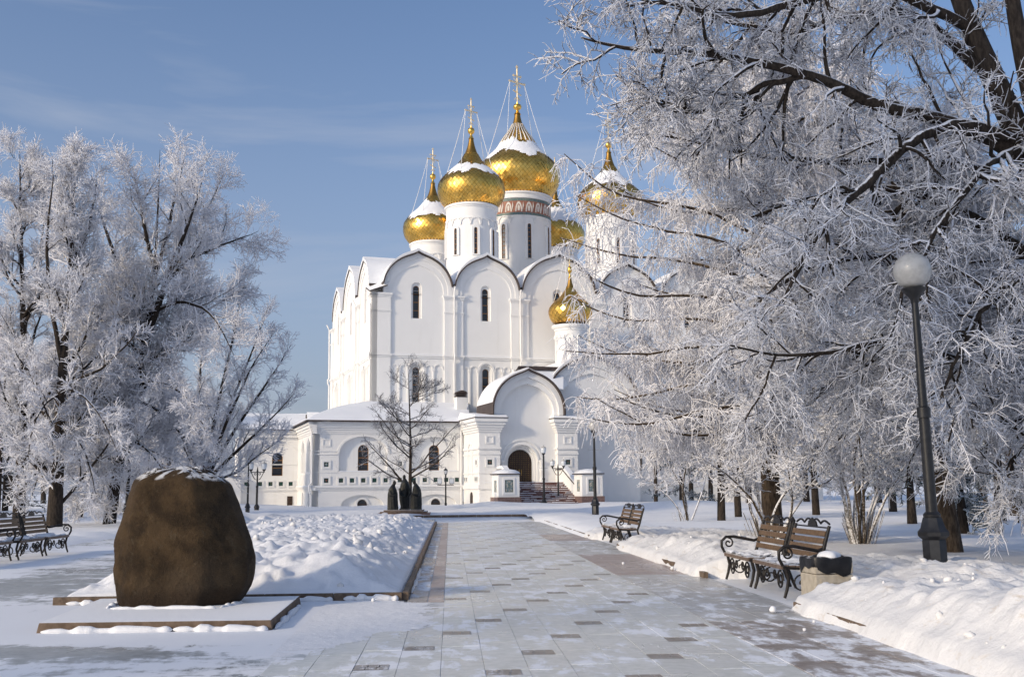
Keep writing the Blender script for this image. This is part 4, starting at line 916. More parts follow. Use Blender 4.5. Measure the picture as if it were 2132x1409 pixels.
# ================================================================ rock, sculpture, lamps, benches, bin
M['rock'] = None
def mat_rock():
    m, t, b = new_mat('brown_boulder'); b.inputs['Roughness'].default_value = .82; b.inputs['Specular IOR Level'].default_value = .25
    v = coords(t, 'Object'); n = noise(t, v, 2.2, 8, .65); n2 = noise(t, v, 17., 8, .75); n3 = noise(t, v, .9, 3)
    c = mixc(t, ramp(t, n, .38, .62), (.030, .018, .008), (.085, .053, .025))
    c = mixc(t, ramp(t, n3, .42, .68, 0., .55), c, (.060, .046, .033))
    c = mixc(t, ramp(t, n2, .60, .72, 0., .7), c, (.022, .016, .011)); n5 = noise(t, v, 60., 4, .7); c = mixc(t, ramp(t, n5, .58, .70, 0., .5), c, (.15, .11, .075)); c = mixc(t, ramp(t, noise(t, v, 4.5, 8, .7, .8), .56, .66, 0., .45), c, (.11, .085, .055))
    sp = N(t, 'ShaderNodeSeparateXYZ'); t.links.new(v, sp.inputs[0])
    foot_z = math_(t, 'ADD', sp.outputs[2], math_(t, 'MULTIPLY', math_(t, 'SUBTRACT', n, .5), -.5))
    c = mixc(t, ramp(t, foot_z, .10, .28, .6, 0.), c, (.026, .014, .008))  # darker towards the foot of the boulder
    up = up_facing(t); f = math_(t, 'MULTIPLY', ramp(t, up, .62, .85), ramp(t, noise(t, v, 3.1, 6, .65, .4), .485, .53))
    t.links.new(mixc(t, f, c, SNOW_C), b.inputs['Base Color'])
    bump(t, b, math_(t, 'ADD', math_(t, 'ADD', math_(t, 'MULTIPLY', n2, .6), math_(t, 'MULTIPLY', n5, .25)), math_(t, 'MULTIPLY', n, 1.2)), 1., .09)
    return m
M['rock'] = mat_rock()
M['plinth'] = snowy('snow_dusted_plinth', (.11, .075, .05), (.17, .12, .085), .75, 8., 2.5, .6, .74)
M['bronze'] = simple('dark_green_bronze', (.014, .015, .014), (.030, .030, .026), .5, 6., metal=.3, bmp=.3)
M['iron'] = snowy('black_cast_iron', (.012, .010, .010), (.022, .018, .016), .45, 20., 9., .75, .33, bmp=.2)
M['iron_lamp'] = simple('black_lamp_paint', (.008, .008, .009), (.016, .016, .018), .38, 12., spec=.5)
M['bench_wood'] = snowy('varnished_bench_slat', (.115, .068, .032), (.165, .10, .05), .5, 14., 11., .7, .6, bmp=.25)
M['seat_wood'] = snowy('weathered_seat_slat', (.13, .09, .065), (.19, .14, .11), .65, 14., 5., .55, .62, bmp=.25)
M['globe'] = simple('white_lamp_globe', (.42, .41, .385), (.50, .49, .465), .25, 9., spec=.5)
M['globe_blue'] = simple('frosted_lamp_glass', (.62, .66, .70), (.70, .73, .76), .35, 6., spec=.45)
M['sand_stone'] = simple('sandy_concrete', (.38, .335, .265), (.47, .42, .34), .85, 12., bmp=.5)
M['liner'] = snowy('black_plastic_liner', (.008, .008, .010), (.02, .02, .022), .35, 6., 6., .6, .42, bmp=.6)
M['steel'] = simple('grey_floodlight', (.28, .29, .32), (.36, .37, .40), .5, 4.)

# ---- boulder on its slab
bz = .12
pl = MB().add([(-4.76, 12.93, 0), (-2.06, 12.86, 0), (-2.12, 15.72, 0), (-4.95, 15.75, 0), (-4.74, 12.95, bz), (-2.08, 12.88, bz), (-2.14, 15.7, bz), (-4.93, 15.73, bz)],
              [(0, 1, 5, 4), (1, 2, 6, 5), (2, 3, 7, 6), (3, 0, 4, 7), (4, 5, 6, 7)]).build('stone_plinth', 'plinth', bevel=.012)
tag(pl, 'low square snow-covered granite slab under the big brown boulder', 'plinth')
# snow caught along the slab's front edge
def drift(name, pts, r, parent=None, mat='snow', n=60):
    mb = MB(); P = [np.array(p, float) for p in pts]; Q = []
    for i in range(n):
        t = i/(n - 1)*(len(P) - 1); k = min(int(t), len(P) - 2); f = t - k; Q.append(P[k]*(1 - f) + P[k + 1]*f)
    rs = [r*(.25 + 1.1*abs(float(vnoise(np.array(i*.23), np.array(3.3 + r)))) ) * (.15 + .85*sin(pi*i/(n - 1))**.3) for i in range(n)]
    mb.tube([tuple(q) for q in Q], rs, 8); return mb.build(name, mat, parent, 80)
for (a, b, r) in (((-4.7, 12.9, .02), (-3.2, 12.86, .03), .06), ((-3.2, 12.87, .03), (-2.1, 12.83, .02), .06), ((-2.03, 12.9, .02), (-2.08, 15.3, .02), .05)): drift('snow_drift', (a, b), r, pl)
prof_l = [(0, 262), (.05, 254), (.13, 250), (.27, 246), (.45, 248), (.58, 256), (.7, 265), (.82, 271), (.92, 279), (.97, 290), (1., 312)]
prof_rr = [(0, 490), (.04, 500), (.13, 514), (.22, 520), (.34, 521), (.45, 513), (.6, 498), (.75, 484), (.88, 468), (.95, 455), (1., 425)]
ROCK_Y, PXM = 14.95, 2222/15.05
def rock_mesh():
    """faceted boulder: a blunt polygon in plan, drawn in to the photographed outline at each height"""
    nz, na = 64, 120; hz = 1.80; V = []
    poly = [(-.70, -.80), (.36, -.96), (.94, -.34), (1.0, .35), (.45, .95), (-.55, .92), (-1.0, .25), (-.96, -.38)]
    def radial(a):
        dx, dy = cos(a), sin(a); best = 9
        for k in range(len(poly)):
            (x1, y1), (x2, y2) = poly[k], poly[(k + 1) % len(poly)]; ex, ey = x2 - x1, y2 - y1; den = dx*ey - dy*ex
            if abs(den) < 1e-9: continue
            t = (x1*ey - y1*ex)/den; u = (x1*dy - y1*dx)/den
            if t > 0 and -1e-6 <= u <= 1 + 1e-6: best = min(best, t)
        return best
    raw = np.array([radial(2*pi*j/na + 1e-4) for j in range(na)])
    for _ in range(3): raw = .25*np.roll(raw, 1) + .5*raw + .25*np.roll(raw, -1)
    raw = .93*raw + .07*np.array([(abs(cos(2*pi*j/na))**2.3 + abs(sin(2*pi*j/na))**2.3)**(-1/2.3) for j in range(na)])
    for i in range(nz + 1):
        t = i/nz; t_ = min(t, .985)
        xl = (np.interp(t_, *zip(*prof_l)) - 378)/PXM; xr = (np.interp(t_, *zip(*prof_rr)) - 378)/PXM
        cx = (xl + xr)/2; hw = (xr - xl)/2; hd = .70*(1 - .22*t)*(.93 + .07*min(1, t*8))
        if t > .88: k = sqrt(max(0, 1 - ((t - .88)/.12)**2.2*.50)); hw *= k; hd *= k
        for j in range(na):
            a = 2*pi*j/na; ca, sa = cos(a), sin(a); r = raw[j]
            n = float(fbm(np.array(ca*1.5 + 3 + t*.7), np.array(sa*1.5 + t*2.4), 5, .5)) - .5
            n2 = float(fbm(np.array(ca*4.2 + 7), np.array(sa*4.2 + t*6.5), 4, .6)) - .5
            rid = abs(float(fbm(np.array(ca*2.6 + 1 + t), np.array(sa*2.6 + t*4.), 4, .55)) - .5)
            k = 1 + .10*n + .035*n2 - .10*max(0, .10 - rid)
            rough = 1.8 if ca < -.45 else 1.
            x = cx + hw*r*ca*(1 + .6*(k - 1)*rough); y = hd*r*sa*(1 + 1.3*(k - 1)*rough); z = t*hz
            if sa < 0: y += .05*sin(t*4.5 + .8)*(-sa) + .10*t*(-sa)
            if t > .9: z += ((t - .9)/.1)*(.16*n + .05*n2 - .07*max(0, x))
            V.append((x, y, z))
    F = [(i*na + j, i*na + (j + 1) % na, (i + 1)*na + (j + 1) % na, (i + 1)*na + j) for i in range(nz) for j in range(na)]
    mb = MB(); mb.add(V, F); o = len(mb.v); top = np.mean(np.array(V[-na:]), 0)
    # close the top with shrinking rings that dip and swell
    prev = nz*na
    for q, s_ in enumerate((.8, .55, .28)):
        st_ = len(mb.v)
        for j in range(na):
            p = np.array(V[nz*na + j]); w = top + (p - top)*s_; n = float(fbm(np.array(w[0]*2.5 + 3), np.array(w[1]*2.5), 4, .55)) - .5
            mb.v.append((w[0], w[1], w[2] + .05*(1 - s_) + .22*n))
        mb.f += [(prev + j, prev + (j + 1) % na, st_ + (j + 1) % na, st_ + j) for j in range(na)]; prev = st_
    o = len(mb.v); mb.v.append((top[0], top[1], top[2] + .05)); mb.f += [(prev + j, prev + (j + 1) % na, o) for j in range(na)]
    return mb.build('boulder', 'rock', None, 45)
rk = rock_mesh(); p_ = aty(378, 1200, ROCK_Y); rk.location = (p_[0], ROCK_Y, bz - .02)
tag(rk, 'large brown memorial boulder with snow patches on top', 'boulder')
for (a, b, r) in (((-4.35, 14.3, bz + .01), (-3.0, 14.22, bz + .01), .035), ((-4.42, 14.4, bz), (-4.45, 15.2, bz), .05), ((-2.95, 14.3, bz + .0), (-2.8, 14.9, bz), .04)): drift('snow_rim', (a, b), r, pl)

for (a, b, r) in (((-5.5, 16.02, .03), (-4.6, 16.02, .03), .05), ((-2.6, 16.02, .03), (-1.7, 16.02, .03), .06), ((-1.55, 16.02, .04), (-.75, 16.02, .03), .07), ((-.6, 17., .02), (-.6, 22., .02), .05)): drift('snow_drift', (a, b), r, ker)
# ---- bronze sculpture of three robed figures
sx, sy = -2.75, 65.5; SCL = 65.5/2222
st = empty('bronze_sculpture', (sx, sy, .06)); tag(st, 'dark bronze group of three robed figures on a stepped base', 'sculpture')
for k, (w, d, z0, z1) in enumerate(((3.15, 3.3, 0, .16), (2.75, 2.9, .16, .27), (2.35, 2.5, .27, .36))): MB().box(-w/2, w/2, -d/2, d/2, z0, z1).build('base_step', 'plinth' if k else 'granite', st, bevel=.01)
def robed(name, rows, head, depth, loc, fold, arms, label):
    """rows: (z, x left, x right) in photo units; one continuous robe with head"""
    u = SCL/10.84; na = 40; V = []; zs = []
    x_mid = (rows[0][1] + rows[0][2])/2
    ny_ = 40; zr = [r[0] for r in rows]
    for i in range(ny_ + 1):
        t = i/ny_; yy = rows[0][0] + (rows[-1][0] - rows[0][0])*t
        order = sorted(rows, key=lambda r: r[0]); xl = np.interp(yy, [r[0] for r in order], [r[1] for r in order]); xr = np.interp(yy, [r[0] for r in order], [r[2] for r in order])
        cx = ((xl + xr)/2 - x_mid)*u; hw = (xr - xl)/2*u; z = (rows[0][0] - yy)*u
        hd = max(min(depth, hw*1.5), hw*.8)
        for j in range(na):
            a = 2*pi*j/na; f = 1 + fold*(1 - t)**.7*(.5*sin(a*9 + 2.2*t) + .35*sin(a*5 - 3*t + fold*40) )
            V.append((cx + hw*f*cos(a), hd*f*sin(a), z))
    F = [(i*na + j, i*na + (j + 1) % na, (i + 1)*na + (j + 1) % na, (i + 1)*na + j) for i in range(ny_) for j in range(na)]
    mb = MB(); mb.add(V, F + [tuple(range(na))[::-1], tuple(range(ny_*na, (ny_ + 1)*na))])
    hx, hy, hr = (head[0] - x_mid)*u, (rows[0][0] - head[1])*u, head[2]*u*1.12
    # neck and head, in the same mesh, with nose, beard and hair swelling
    nv = []; nf = []; n1, n2 = 12, 18
    for i in range(n1 + 1):
        th = pi*i/n1
        for j in range(n2):
            a = 2*pi*j/n2; r = hr*(1 + .12*max(0, -sin(a))**6*exp(-((th - pi*.55)/.18)**2) + .16*max(0, -sin(a))**3*exp(-((th - pi*.8)/.3)**2))
            nv.append((hx + r*.92*sin(th)*cos(a), -.02 + r*1.08*sin(th)*sin(a), hy + r*1.25*cos(th)))
    nf = [(i*n2 + j, i*n2 + (j + 1) % n2, (i + 1)*n2 + (j + 1) % n2, (i + 1)*n2 + j) for i in range(n1) for j in range(n2)]
    mb.add(nv, nf)
    mb.tube([((rows[-1][1] + rows[-1][2])/2*u - x_mid*u, 0, (rows[0][0] - rows[-1][0] - 25)*u), (hx, 0, hy)], [hr*.95, hr*.62], 10)
    for arm in arms: mb.tube([((p[0] - x_mid)*u, p[2], (rows[0][0] - p[1])*u) for p in arm], [.085, .1, .075, .045], 10)
    o = mb.build(name, 'bronze', st, 60); o.location = loc; o['label'] = label
    md = o.modifiers.new('r', 'REMESH'); md.mode = 'VOXEL'; md.voxel_size = .02; md.use_smooth_shade = True
    return o
u_ = SCL/10.84
robed('robed_figure', [(1160, 300, 545), (1050, 300, 535), (920, 300, 525), (800, 305, 522), (720, 325, 500), (650, 355, 470), (610, 390, 462), (590, 410, 456)], (452, 566, 38), .30, ((422 - 665)*u_, -.55, .34), .09, [[(350, 700, -.15), (380, 830, -.28), (450, 845, -.34), (500, 830, -.34)]], 'shorter robed figure bending towards the middle')
robed('robed_figure', [(1085, 572, 782), (1000, 568, 785), (880, 545, 790), (760, 535, 800), (650, 545, 800), (560, 562, 785), (480, 590, 745), (430, 615, 710), (405, 628, 690)], (652, 366, 36), .36, ((677 - 665)*u_, .35, .36), .08, [[(560, 620, -.2), (580, 760, -.34), (640, 790, -.42), (690, 790, -.44)], [(780, 620, -.2), (790, 740, -.34), (760, 790, -.42), (735, 790, -.44)]], 'tallest robed figure standing in the middle')
robed('robed_figure', [(1150, 805, 1055), (1040, 808, 1055), (920, 812, 1050), (800, 830, 1045), (720, 845, 1035), (650, 862, 1005), (600, 880, 965), (575, 890, 940)], (885, 538, 37), .30, ((930 - 665)*u_, -.5, .34), .09, [[(1000, 700, -.15), (960, 830, -.28), (890, 820, -.36), (840, 800, -.36)]], 'shorter robed figure with its arm held forward')
MB().lathe([(.28, .36), (.3, .42), (.24, .45), (.1, .46)], 16, (.0, -.35)).build('bronze_bowl', 'bronze', st, 40)

# ---- lamps
def lathe_part(name, prof, mat, par, n=20, c=(0, 0), smooth=35): return MB().lathe(prof, n, c).build(name, mat, par, smooth)
def globe_lamp(u, v, zg, hs, label, lean=0., globe_z=4.95, gr=.3, gmat='globe'):
    p = ground(u, v, zg); t = empty('globe_lamp', (p[0], p[1], zg - .02)); tag(t, label, 'street lamp', 'lamp posts around the square')
    s = globe_z/4.95; t.rotation_euler = (0, lean, 0)
    lathe_part('base', [(.19*s, 0), (.19*s, .62*s), (.18*s, .64*s), (.25*s, .70*s), (.25*s, .76*s), (.2*s, .82*s), (.15*s, .98*s), (.11*s, 1.0*s)], 'iron_lamp', t, 8, smooth=25)
    lathe_part('base_ring', [(.13*s, .99*s), (.135*s, 1.03*s), (.1*s, 1.07*s)], 'iron_lamp', t)
    lathe_part('pole', [(.09*s, 1.0*s), (.085*s, 2.55*s), (.105*s, 2.56*s), (.105*s, 2.72*s), (.07*s, 2.74*s), (.053*s, 4.45*s)], 'iron_lamp', t)
    b = MB().tube([(-.34*s, 0, 3.65*s), (.34*s, 0, 3.65*s)], .014*s, 6).build('ladder_bar', 'steel', t)
    for x in (-.34, .34): MB().lathe([(.02*s, 3.63*s), (.025*s, 3.65*s), (.02*s, 3.67*s)], 6, (x*s, 0)).build('bar_end', 'steel', b)
    h = lathe_part('lamp_holder', [(.06*s, 4.42*s), (.075*s, 4.5*s), (.19*s, 4.63*s), (.2*s, 4.66*s), (.15*s, 4.67*s)], 'iron_lamp', t)
    lathe_part('lamp_socket', [(.10*s, 4.66*s), (.13*s, 4.7*s), (.13*s, 4.76*s)], 'globe', h)
    prof = [(gr*s*sin(a), globe_z - gr*s*cos(a)) for a in np.linspace(.3, pi - .001, 22)]
    lathe_part('lamp_globe', prof, gmat, t, 32, smooth=80)
    return t
globe_lamp(1951, 1206, .13, 1, 'tall black globe lamp standing in the near snow bank', -.018)
globe_lamp(1240, 1077, .03, 1, 'black globe lamp behind the far bench beside the path')
globe_lamp(263, 1094, .05, 1, 'dark lamp post half hidden behind the boulder under frosted trees')
globe_lamp(515, 1072, .05, 1, 'single lamp post with short stem in front of the church wing', 0, 3.7)
def cup_lamp(u, v, zg, label, hz=4.6):
    p = ground(u, v, zg); t = empty('cup_lamp', (p[0], p[1], zg - .1)); tag(t, label, 'street lamp', 'lamp posts around the square')
    lathe_part('base', [(.19, 0), (.19, .5), (.24, .56), (.24, .62), (.13, .8), (.1, .82)], 'iron_lamp', t, 8, smooth=25)
    lathe_part('pole', [(.09, .8), (.085, 2.3), (.105, 2.32), (.105, 2.45), (.07, 2.47), (.06, hz - .42)], 'iron_lamp', t)
    MB().tube([(-.32, 0, 3.2), (.32, 0, 3.2)], .014, 6).build('ladder_bar', 'steel', t)
    cup(t, (0, 0), hz, 1.)
    return t
def cup(par, c, z, s):
    h = lathe_part('lamp_holder', [(.05*s, z - .44*s), (.07*s, z - .36*s), (.15*s, z - .27*s), (.15*s, z - .24*s)], 'iron_lamp', par, c=c)
    lathe_part('lamp_cup', [(.14*s, z - .25*s), (.2*s, z - .1*s), (.215*s, z + .05*s), (.19*s, z + .17*s), (.18*s, z + .18*s)], 'globe_blue', par, 22, c, 80)
    lathe_part('lamp_cap', [(.2*s, z + .18*s), (.19*s, z + .21*s), (.06*s, z + .27*s), (.03*s, z + .36*s), (.001, z + .38*s)], 'globe', par, 18, c)
    lathe_part('cap_ring', [(.185*s, z + .165*s), (.215*s, z + .175*s), (.185*s, z + .19*s)], 'iron_lamp', par, 18, c)
def twin_lamp(u, v, zg, hz, label, rz=0.):
    p = ground(u, v, zg); t = empty('twin_lamp', (p[0], p[1], zg - .1), rz); tag(t, label, 'street lamp', 'lamp posts around the square')
    lathe_part('base', [(.17, 0), (.17, .45), (.2, .5), (.2, .56), (.1, .72)], 'iron_lamp', t, 8, smooth=25)
    lathe_part('pole', [(.08, .7), (.075, 1.9), (.09, 1.92), (.09, 2.02), (.06, 2.04), (.055, hz - .5), (.07, hz - .35), (.03, hz - .1), (.001, hz)], 'iron_lamp', t)
    MB().tube([(-.5, 0, hz - .42), (.5, 0, hz - .42)], .03, 8).build('crossarm', 'iron_lamp', t)
    for s in (-1, 1):
        pts = [(s*(.08 + .34*k/10), 0, hz - .95 + .5*(1 - cos(pi/2*k/10))) for k in range(11)]
        MB().tube(pts, .028, 6).build('scroll_bracket', 'iron_lamp', t)
        pts = [(s*(.16 + .09*cos(a)*(1 - a/12)), 0, hz - .56 + .09*sin(a)*(1 - a/12)) for a in np.linspace(0, 7.5, 16)]
        MB().tube(pts, .018, 5).build('scroll', 'iron_lamp', t)
        cup(t, (s*.46, 0), hz + .02, .95)
    return t
cup_lamp(1133, 1059, .05, 'single cup lamp in front of the church stairs')
twin_lamp(1163, 1056, .05, 3.7, 'twin cup lamp at the foot of the church stairs')
twin_lamp(534, 1068, .05, 3.4, 'twin cup lamp in front of the wing window')
p = ground(928, 1061, .05); t = empty('lantern_post', (p[0], p[1], .03)); tag(t, 'slim lantern post carrying two grey floodlight boxes', 'street lamp', 'lamp posts around the square')
lathe_part('pole', [(.09, 0), (.09, .55), (.07, .57), (.055, 1.8), (.05, 2.55), (.07, 2.6), (.04, 2.68)], 'iron_lamp', t)
lathe_part('lantern_base', [(.05, 2.66), (.1, 2.72), (.1, 2.75)], 'iron_lamp', t, 6)
lathe_part('lantern_glass', [(.095, 2.75), (.14, 3.02)], 'globe_blue', t, 6)
for k in range(6):
    a = 2*pi*k/6; MB().tube([(.1*cos(a), .1*sin(a), 2.75), (.147*cos(a), .147*sin(a), 3.03)], .012, 4).build('lantern_bar', 'iron_lamp', t)
lathe_part('lantern_roof', [(.17, 3.02), (.12, 3.1), (.04, 3.16), (.03, 3.22), (.001, 3.26)], 'iron_lamp', t, 6)
MB().tube([(-.62, 0, 1.9), (.62, 0, 1.9)], .03, 6).build('crossarm', 'iron_lamp', t)
for s in (-1, 1):
    f = MB().box(s*.46 - .19, s*.46 + .19, -.1, .12, 2.0, 2.42).build('floodlight', 'steel', t, bevel=.03)
    MB().box(s*.46 - .15, s*.46 + .15, -.115, -.1, 2.05, 2.37).build('floodlight_glass', 'globe_blue', f)
    MB().tube([(s*.46 - .12, 0, 2.0), (s*.46, 0, 1.92), (s*.46 + .12, 0, 2.0)], .018, 6).build('bracket', 'iron_lamp', f)

# ---- benches: local x along the bench, front towards -y
def spiral(cx, cz, r, turns, a0, sgn=1, n=22, y=0., shrink=.85):
    return [(cx + r*(1 - shrink*i/n)*cos(a0 + sgn*turns*2*pi*i/n), y, cz + r*(1 - shrink*i/n)*sin(a0 + sgn*turns*2*pi*i/n)) for i in range(n + 1)]
def make_bench():
    t = empty('park_bench', (0, 0, 0)); L = 3.3; hx = L/2; ir = .02
    # profile points of an end frame (y to the back, z up)
    back = lambda z: .50 + max(0, z - .45)*.30
    def frame(x, arm):
        f = MB().tube([(x, .12 - .16, 0.), (x, -.0, .12), (x, .03, .26), (x, .0, .40), (x, -.03, .44)], [.022, .024, .028, .028, .022], 8).build('leg', 'iron', t, 50)
        MB().tube([(x, .62, 0.), (x, .56, .15), (x, .50, .32), (x, .47, .44)], [.022, .024, .026, .024], 8).build('leg', 'iron', t, 50)
        MB().tube([(x, -.03, .43), (x, .25, .41), (x, .48, .43)], .02, 8).build('seat_rail', 'iron', t, 50)
        MB().tube([(x, .48, .42), (x, .53, .55), (x, .60, .8), (x, .67, 1.02)], [.028, .03, .03, .026], 8).build('back_post', 'iron', t, 50)
        # leg ornament: an S scroll at the side
        MB().tube([(x, p[0] + .22, p[2]) for p in spiral(0, .20, .13, 1.3, pi/2, 1, 18)], .013, 6).build('side_scroll', 'iron', t, 60)
        if arm:
            pts = [(x, .57, .70), (x, .48, .665), (x, .3, .70), (x, .12, .735), (x, -.02, .73), (x, -.10, .66), (x, -.10, .56), (x, -.05, .46)]
            MB().tube(pts, [.024, .026, .026, .026, .026, .025, .024, .024], 8).build('armrest', 'iron', t, 60)
            MB().tube([(x, p[0] + .02, p[2]) for p in spiral(.0, .625, .09, 1.25, pi/2, -1, 18)], .015, 6).build('arm_scroll', 'iron', t, 60)
    for x in (-hx, hx): frame(x, True)
    for x in (-.13, .13): frame(x, False)
    for (x0, x1) in ((-hx + .02, -.15), (.15, hx - .02)):
        for k in range(4):
            z = .56 + k*.105; y = back(z) + .0
            o = MB().box(x0, x1, -.017, .017, -.041, .041).build('back_slat', 'bench_wood', t, bevel=.006); o.location = (0, y - .012, z + .03); o.rotation_euler = (-.29, 0, 0)
        for k in range(5):
            o = MB().box(x0, x1, -.042, .042, -.016, .016).build('seat_slat', 'seat_wood', t, bevel=.006); o.location = (0, .0 + k*.1, .455 - .012*sin(pi*k/4))
        o = MB().box(x0, x1, -.02, .02, -.03, .03).build('seat_edge', 'seat_wood', t, bevel=.006); o.location = (0, -.05, .435)
        # crest of little scrolls over the back
        c = (x0 + x1)/2; w = x1 - x0; zt = 1.0; yt = back(zt) + .015
        n = 40; pts = [(x0 + w*i/n, yt, zt + .045 + .05*abs(sin(i/n*pi*4))*(.6 + .7*sin(pi*i/n))) for i in range(n + 1)]
        MB().tube(pts, .016, 6).build('crest', 'iron', t, 60)
        MB().tube([(x0, yt - .01, zt - .01), (x1, yt - .01, zt - .01)], .013, 6).build('top_rail', 'iron', t, 60)
        MB().ext([(c - .2, zt), (c + .2, zt), (c + .16, zt + .07), (c + .07, zt + .09), (c, zt + .125), (c - .07, zt + .09), (c - .16, zt + .07)], [], yt - .012, yt + .012).build('crest_shield', 'iron', t)
        # scrollwork under the seat
        for s, xe in ((1, x0 + .02), (-1, x1 - .02)):
            MB().tube(spiral(xe + s*.26, .235, .155, 1.9, pi if s > 0 else 0, -s, 34, -.0, .8), .015, 6).build('seat_scroll', 'iron', t, 60)
            MB().tube(spiral(xe + s*.52, .31, .09, 1.2, pi if s > 0 else 0, s, 20, -.0, .8), .014, 6).build('seat_scroll', 'iron', t, 60)
        MB().tube([(x0, 0, .405), (x1, 0, .405)], .014, 6).build('apron_rail', 'iron', t, 60)
        # snow left on the seat
        xs_ = np.linspace(x0 + .02, x1 - .02, 60); ys_ = np.linspace(-.06, .42, 14); X, Y = np.meshgrid(xs_, ys_, indexing='ij')
        n_ = fbm(X*3.2 + x0, Y*6., 4, .6); Z = .472 + .055*sstep(n_ + .22*sstep(Y, .2, .4), .46, .75)
        V = np.stack([X, Y, Z], -1).reshape(-1, 3); a = np.arange(59*13); r_, c_ = a//13, a % 13
        F = np.stack([r_*14 + c_, (r_ + 1)*14 + c_, (r_ + 1)*14 + c_ + 1, r_*14 + c_ + 1], -1); F = F[(Z.ravel()[F] > .476).any(1)]
        o = np_mesh('seat_snow', V, F, 'snow', t)
    # central ornament between the two backs
    for x in (-.06, 0, .06): MB().tube([(x, .49, .5), (x*1.3, .57, .75), (x*.6, .66, 1.04)], .014, 6).build('centre_bar', 'iron', t, 60)
    for z in (.62, .78, .93): MB().tube([(p[0], back(z) + .02, p[2]) for p in spiral(0, z, .08, 1., 0, 1, 14, 0, .5)], .013, 5).build('centre_scroll', 'iron', t, 60)
    MB().lathe([(.03, 1.0), (.05, 1.05), (.02, 1.1), (.001, 1.13)], 8, (0, .66)).build('centre_finial', 'iron', t, 40)
    return t
b1 = make_bench(); grp = 'double park benches'
b1.location = (4.87, 17.2, .0); b1.rotation_euler = (0, 0, -pi/2)
tag(b1, 'nearest wooden park bench with iron scrolls next to the stone bin', 'bench', grp)
def more_bench(x, y, z, rz, label):
    o = copy_tree(b1); o.location = (x, y, z); o.rotation_euler = (0, 0, rz); tag(o, label, 'bench', grp); return o
more_bench(4.72, 31.5, .02, -pi/2, 'farther wooden bench between two snow banks along the path')
more_bench(-10.32, 28.25, .02, pi/2, 'wooden bench across the icy plaza, before the dark trunks')
more_bench(-10.42, 24.75, .02, pi/2, 'bench cut off by the edge of the picture, its end armrest showing')

# ---- stone litter bin
p = (5.24, 14.93); t = empty('litter_bin', (p[0], p[1], .0), radians(4)); tag(t, 'sandy concrete litter bin with black plastic liner next to the bench', 'litter bin')
MB().box(-.27, .27, -.27, .27, 0, .40).build('bin_body', 'sand_stone', t, bevel=.02)
MB().box(-.275, .275, -.275, .275, .405, .57).build('bin_rim', 'sand_stone', t, bevel=.02)
MB().ext([(-.2, .06), (.2, .06), (.2, .34), (-.2, .34)], [[(-.15, .11), (.15, .11), (.15, .29), (-.15, .29)]], -.283, -.268).build('relief_panel', 'sand_stone', t)
for z in (.16, .24): MB().tube(spiral(-.04, z - .0, .05, 1.3, 0, 1, 14, -.275), .012, 5).build('relief_scroll', 'sand_stone', t, 60)
mb = MB(); n = 48; rows = []
for k, (z, r) in enumerate(((.44, .285), (.5, .293), (.56, .296), (.62, .29), (.63, .25), (.585, .22), (.45, .2))):
    for j in range(n):
        a = 2*pi*j/n; ca, sa = cos(a), sin(a); q = (abs(ca)**8 + abs(sa)**8)**(-1/8)
        zz = z + (.05*sin(a*2 + 1) + .025*sin(a*7) if k == 0 else (.012*sin(a*5) if k in (3, 4) else 0)); rr = r*(1 + .012*sin(a*13 + k))
        rows.append((rr*q*ca, rr*q*sa, zz))
mb.add(rows, [(i*n + j, i*n + (j + 1) % n, (i + 1)*n + (j + 1) % n, (i + 1)*n + j) for i in range(6) for j in range(n)]); mb.build('bin_liner', 'liner', t, 60)
mb = MB(); bm_ = []
V = []; n = 20
for i in range(6):
    for j in range(n):
        a = 2*pi*j/n; r = .17*cos(pi/2*i/5.2)*(1 + .2*sin(a*3 + 1)); V.append((.1 + r*cos(a)*.9, .08 + r*sin(a), .61 + .09*sin(pi/2*i/5)))
mb.add(V, [(i*n + j, i*n + (j + 1) % n, (i + 1)*n + (j + 1) % n, (i + 1)*n + j) for i in range(5) for j in range(n)]); mb.build('bin_snow', 'snow', t, 80)
# ================================================================ frosted trees
def mat_bark(name, c1, c2, snow=.5):
    m, t, b = new_mat(name); b.inputs['Roughness'].default_value = .85; b.inputs['Specular IOR Level'].default_value = .2
    v = coords(t, 'Object', (1, 1, .28)); n = noise(t, v, 16., 6, .65); c = mixc(t, ramp(t, n, .35, .65), c1, c2)
    n2 = noise(t, coords(t, 'World'), 5., 5, .6)
    f = ramp(t, math_(t, 'ADD', up_facing(t), math_(t, 'MULTIPLY', math_(t, 'SUBTRACT', n2, .5), .9)), snow, snow + .14)
    t.links.new(mixc(t, f, c, (.80, .81, .85)), b.inputs['Base Color']); bump(t, b, n, .7, .03)
    return m
def mat_frost(name, c_frost, c_twig, lo=-.75, hi=-.15, brown=.0, dark=.0):
    """hoarfrost on thin twigs: white above and at the sides, bark below"""
    m, t, b = new_mat(name); b.inputs['Roughness'].default_value = .8; b.inputs['Specular IOR Level'].default_value = .1
    v = coords(t, 'World'); n = noise(t, v, 3.2, 4, .6); n2 = noise(t, v, 23., 3, .6)
    c = mixc(t, ramp(t, n, .3, .7), c_frost, tuple(x*.93 for x in c_frost))
    if brown: c = mixc(t, ramp(t, n2, .64, .70, 0., brown), c, (.36, .26, .19))
    k = math_(t, 'ADD', up_facing(t), math_(t, 'MULTIPLY', math_(t, 'SUBTRACT', n2, .5), 1.3))
    f = ramp(t, k, lo, hi)
    if dark: f = math_(t, 'MULTIPLY', f, ramp(t, noise(t, v, 11., 3), .36, .46, 1. - dark, 1.))
    t.links.new(mixc(t, f, c_twig, c), b.inputs['Base Color'])
    return m
M['bark'] = mat_bark('dark_frosty_bark', (.022, .017, .014), (.055, .043, .034), .55)
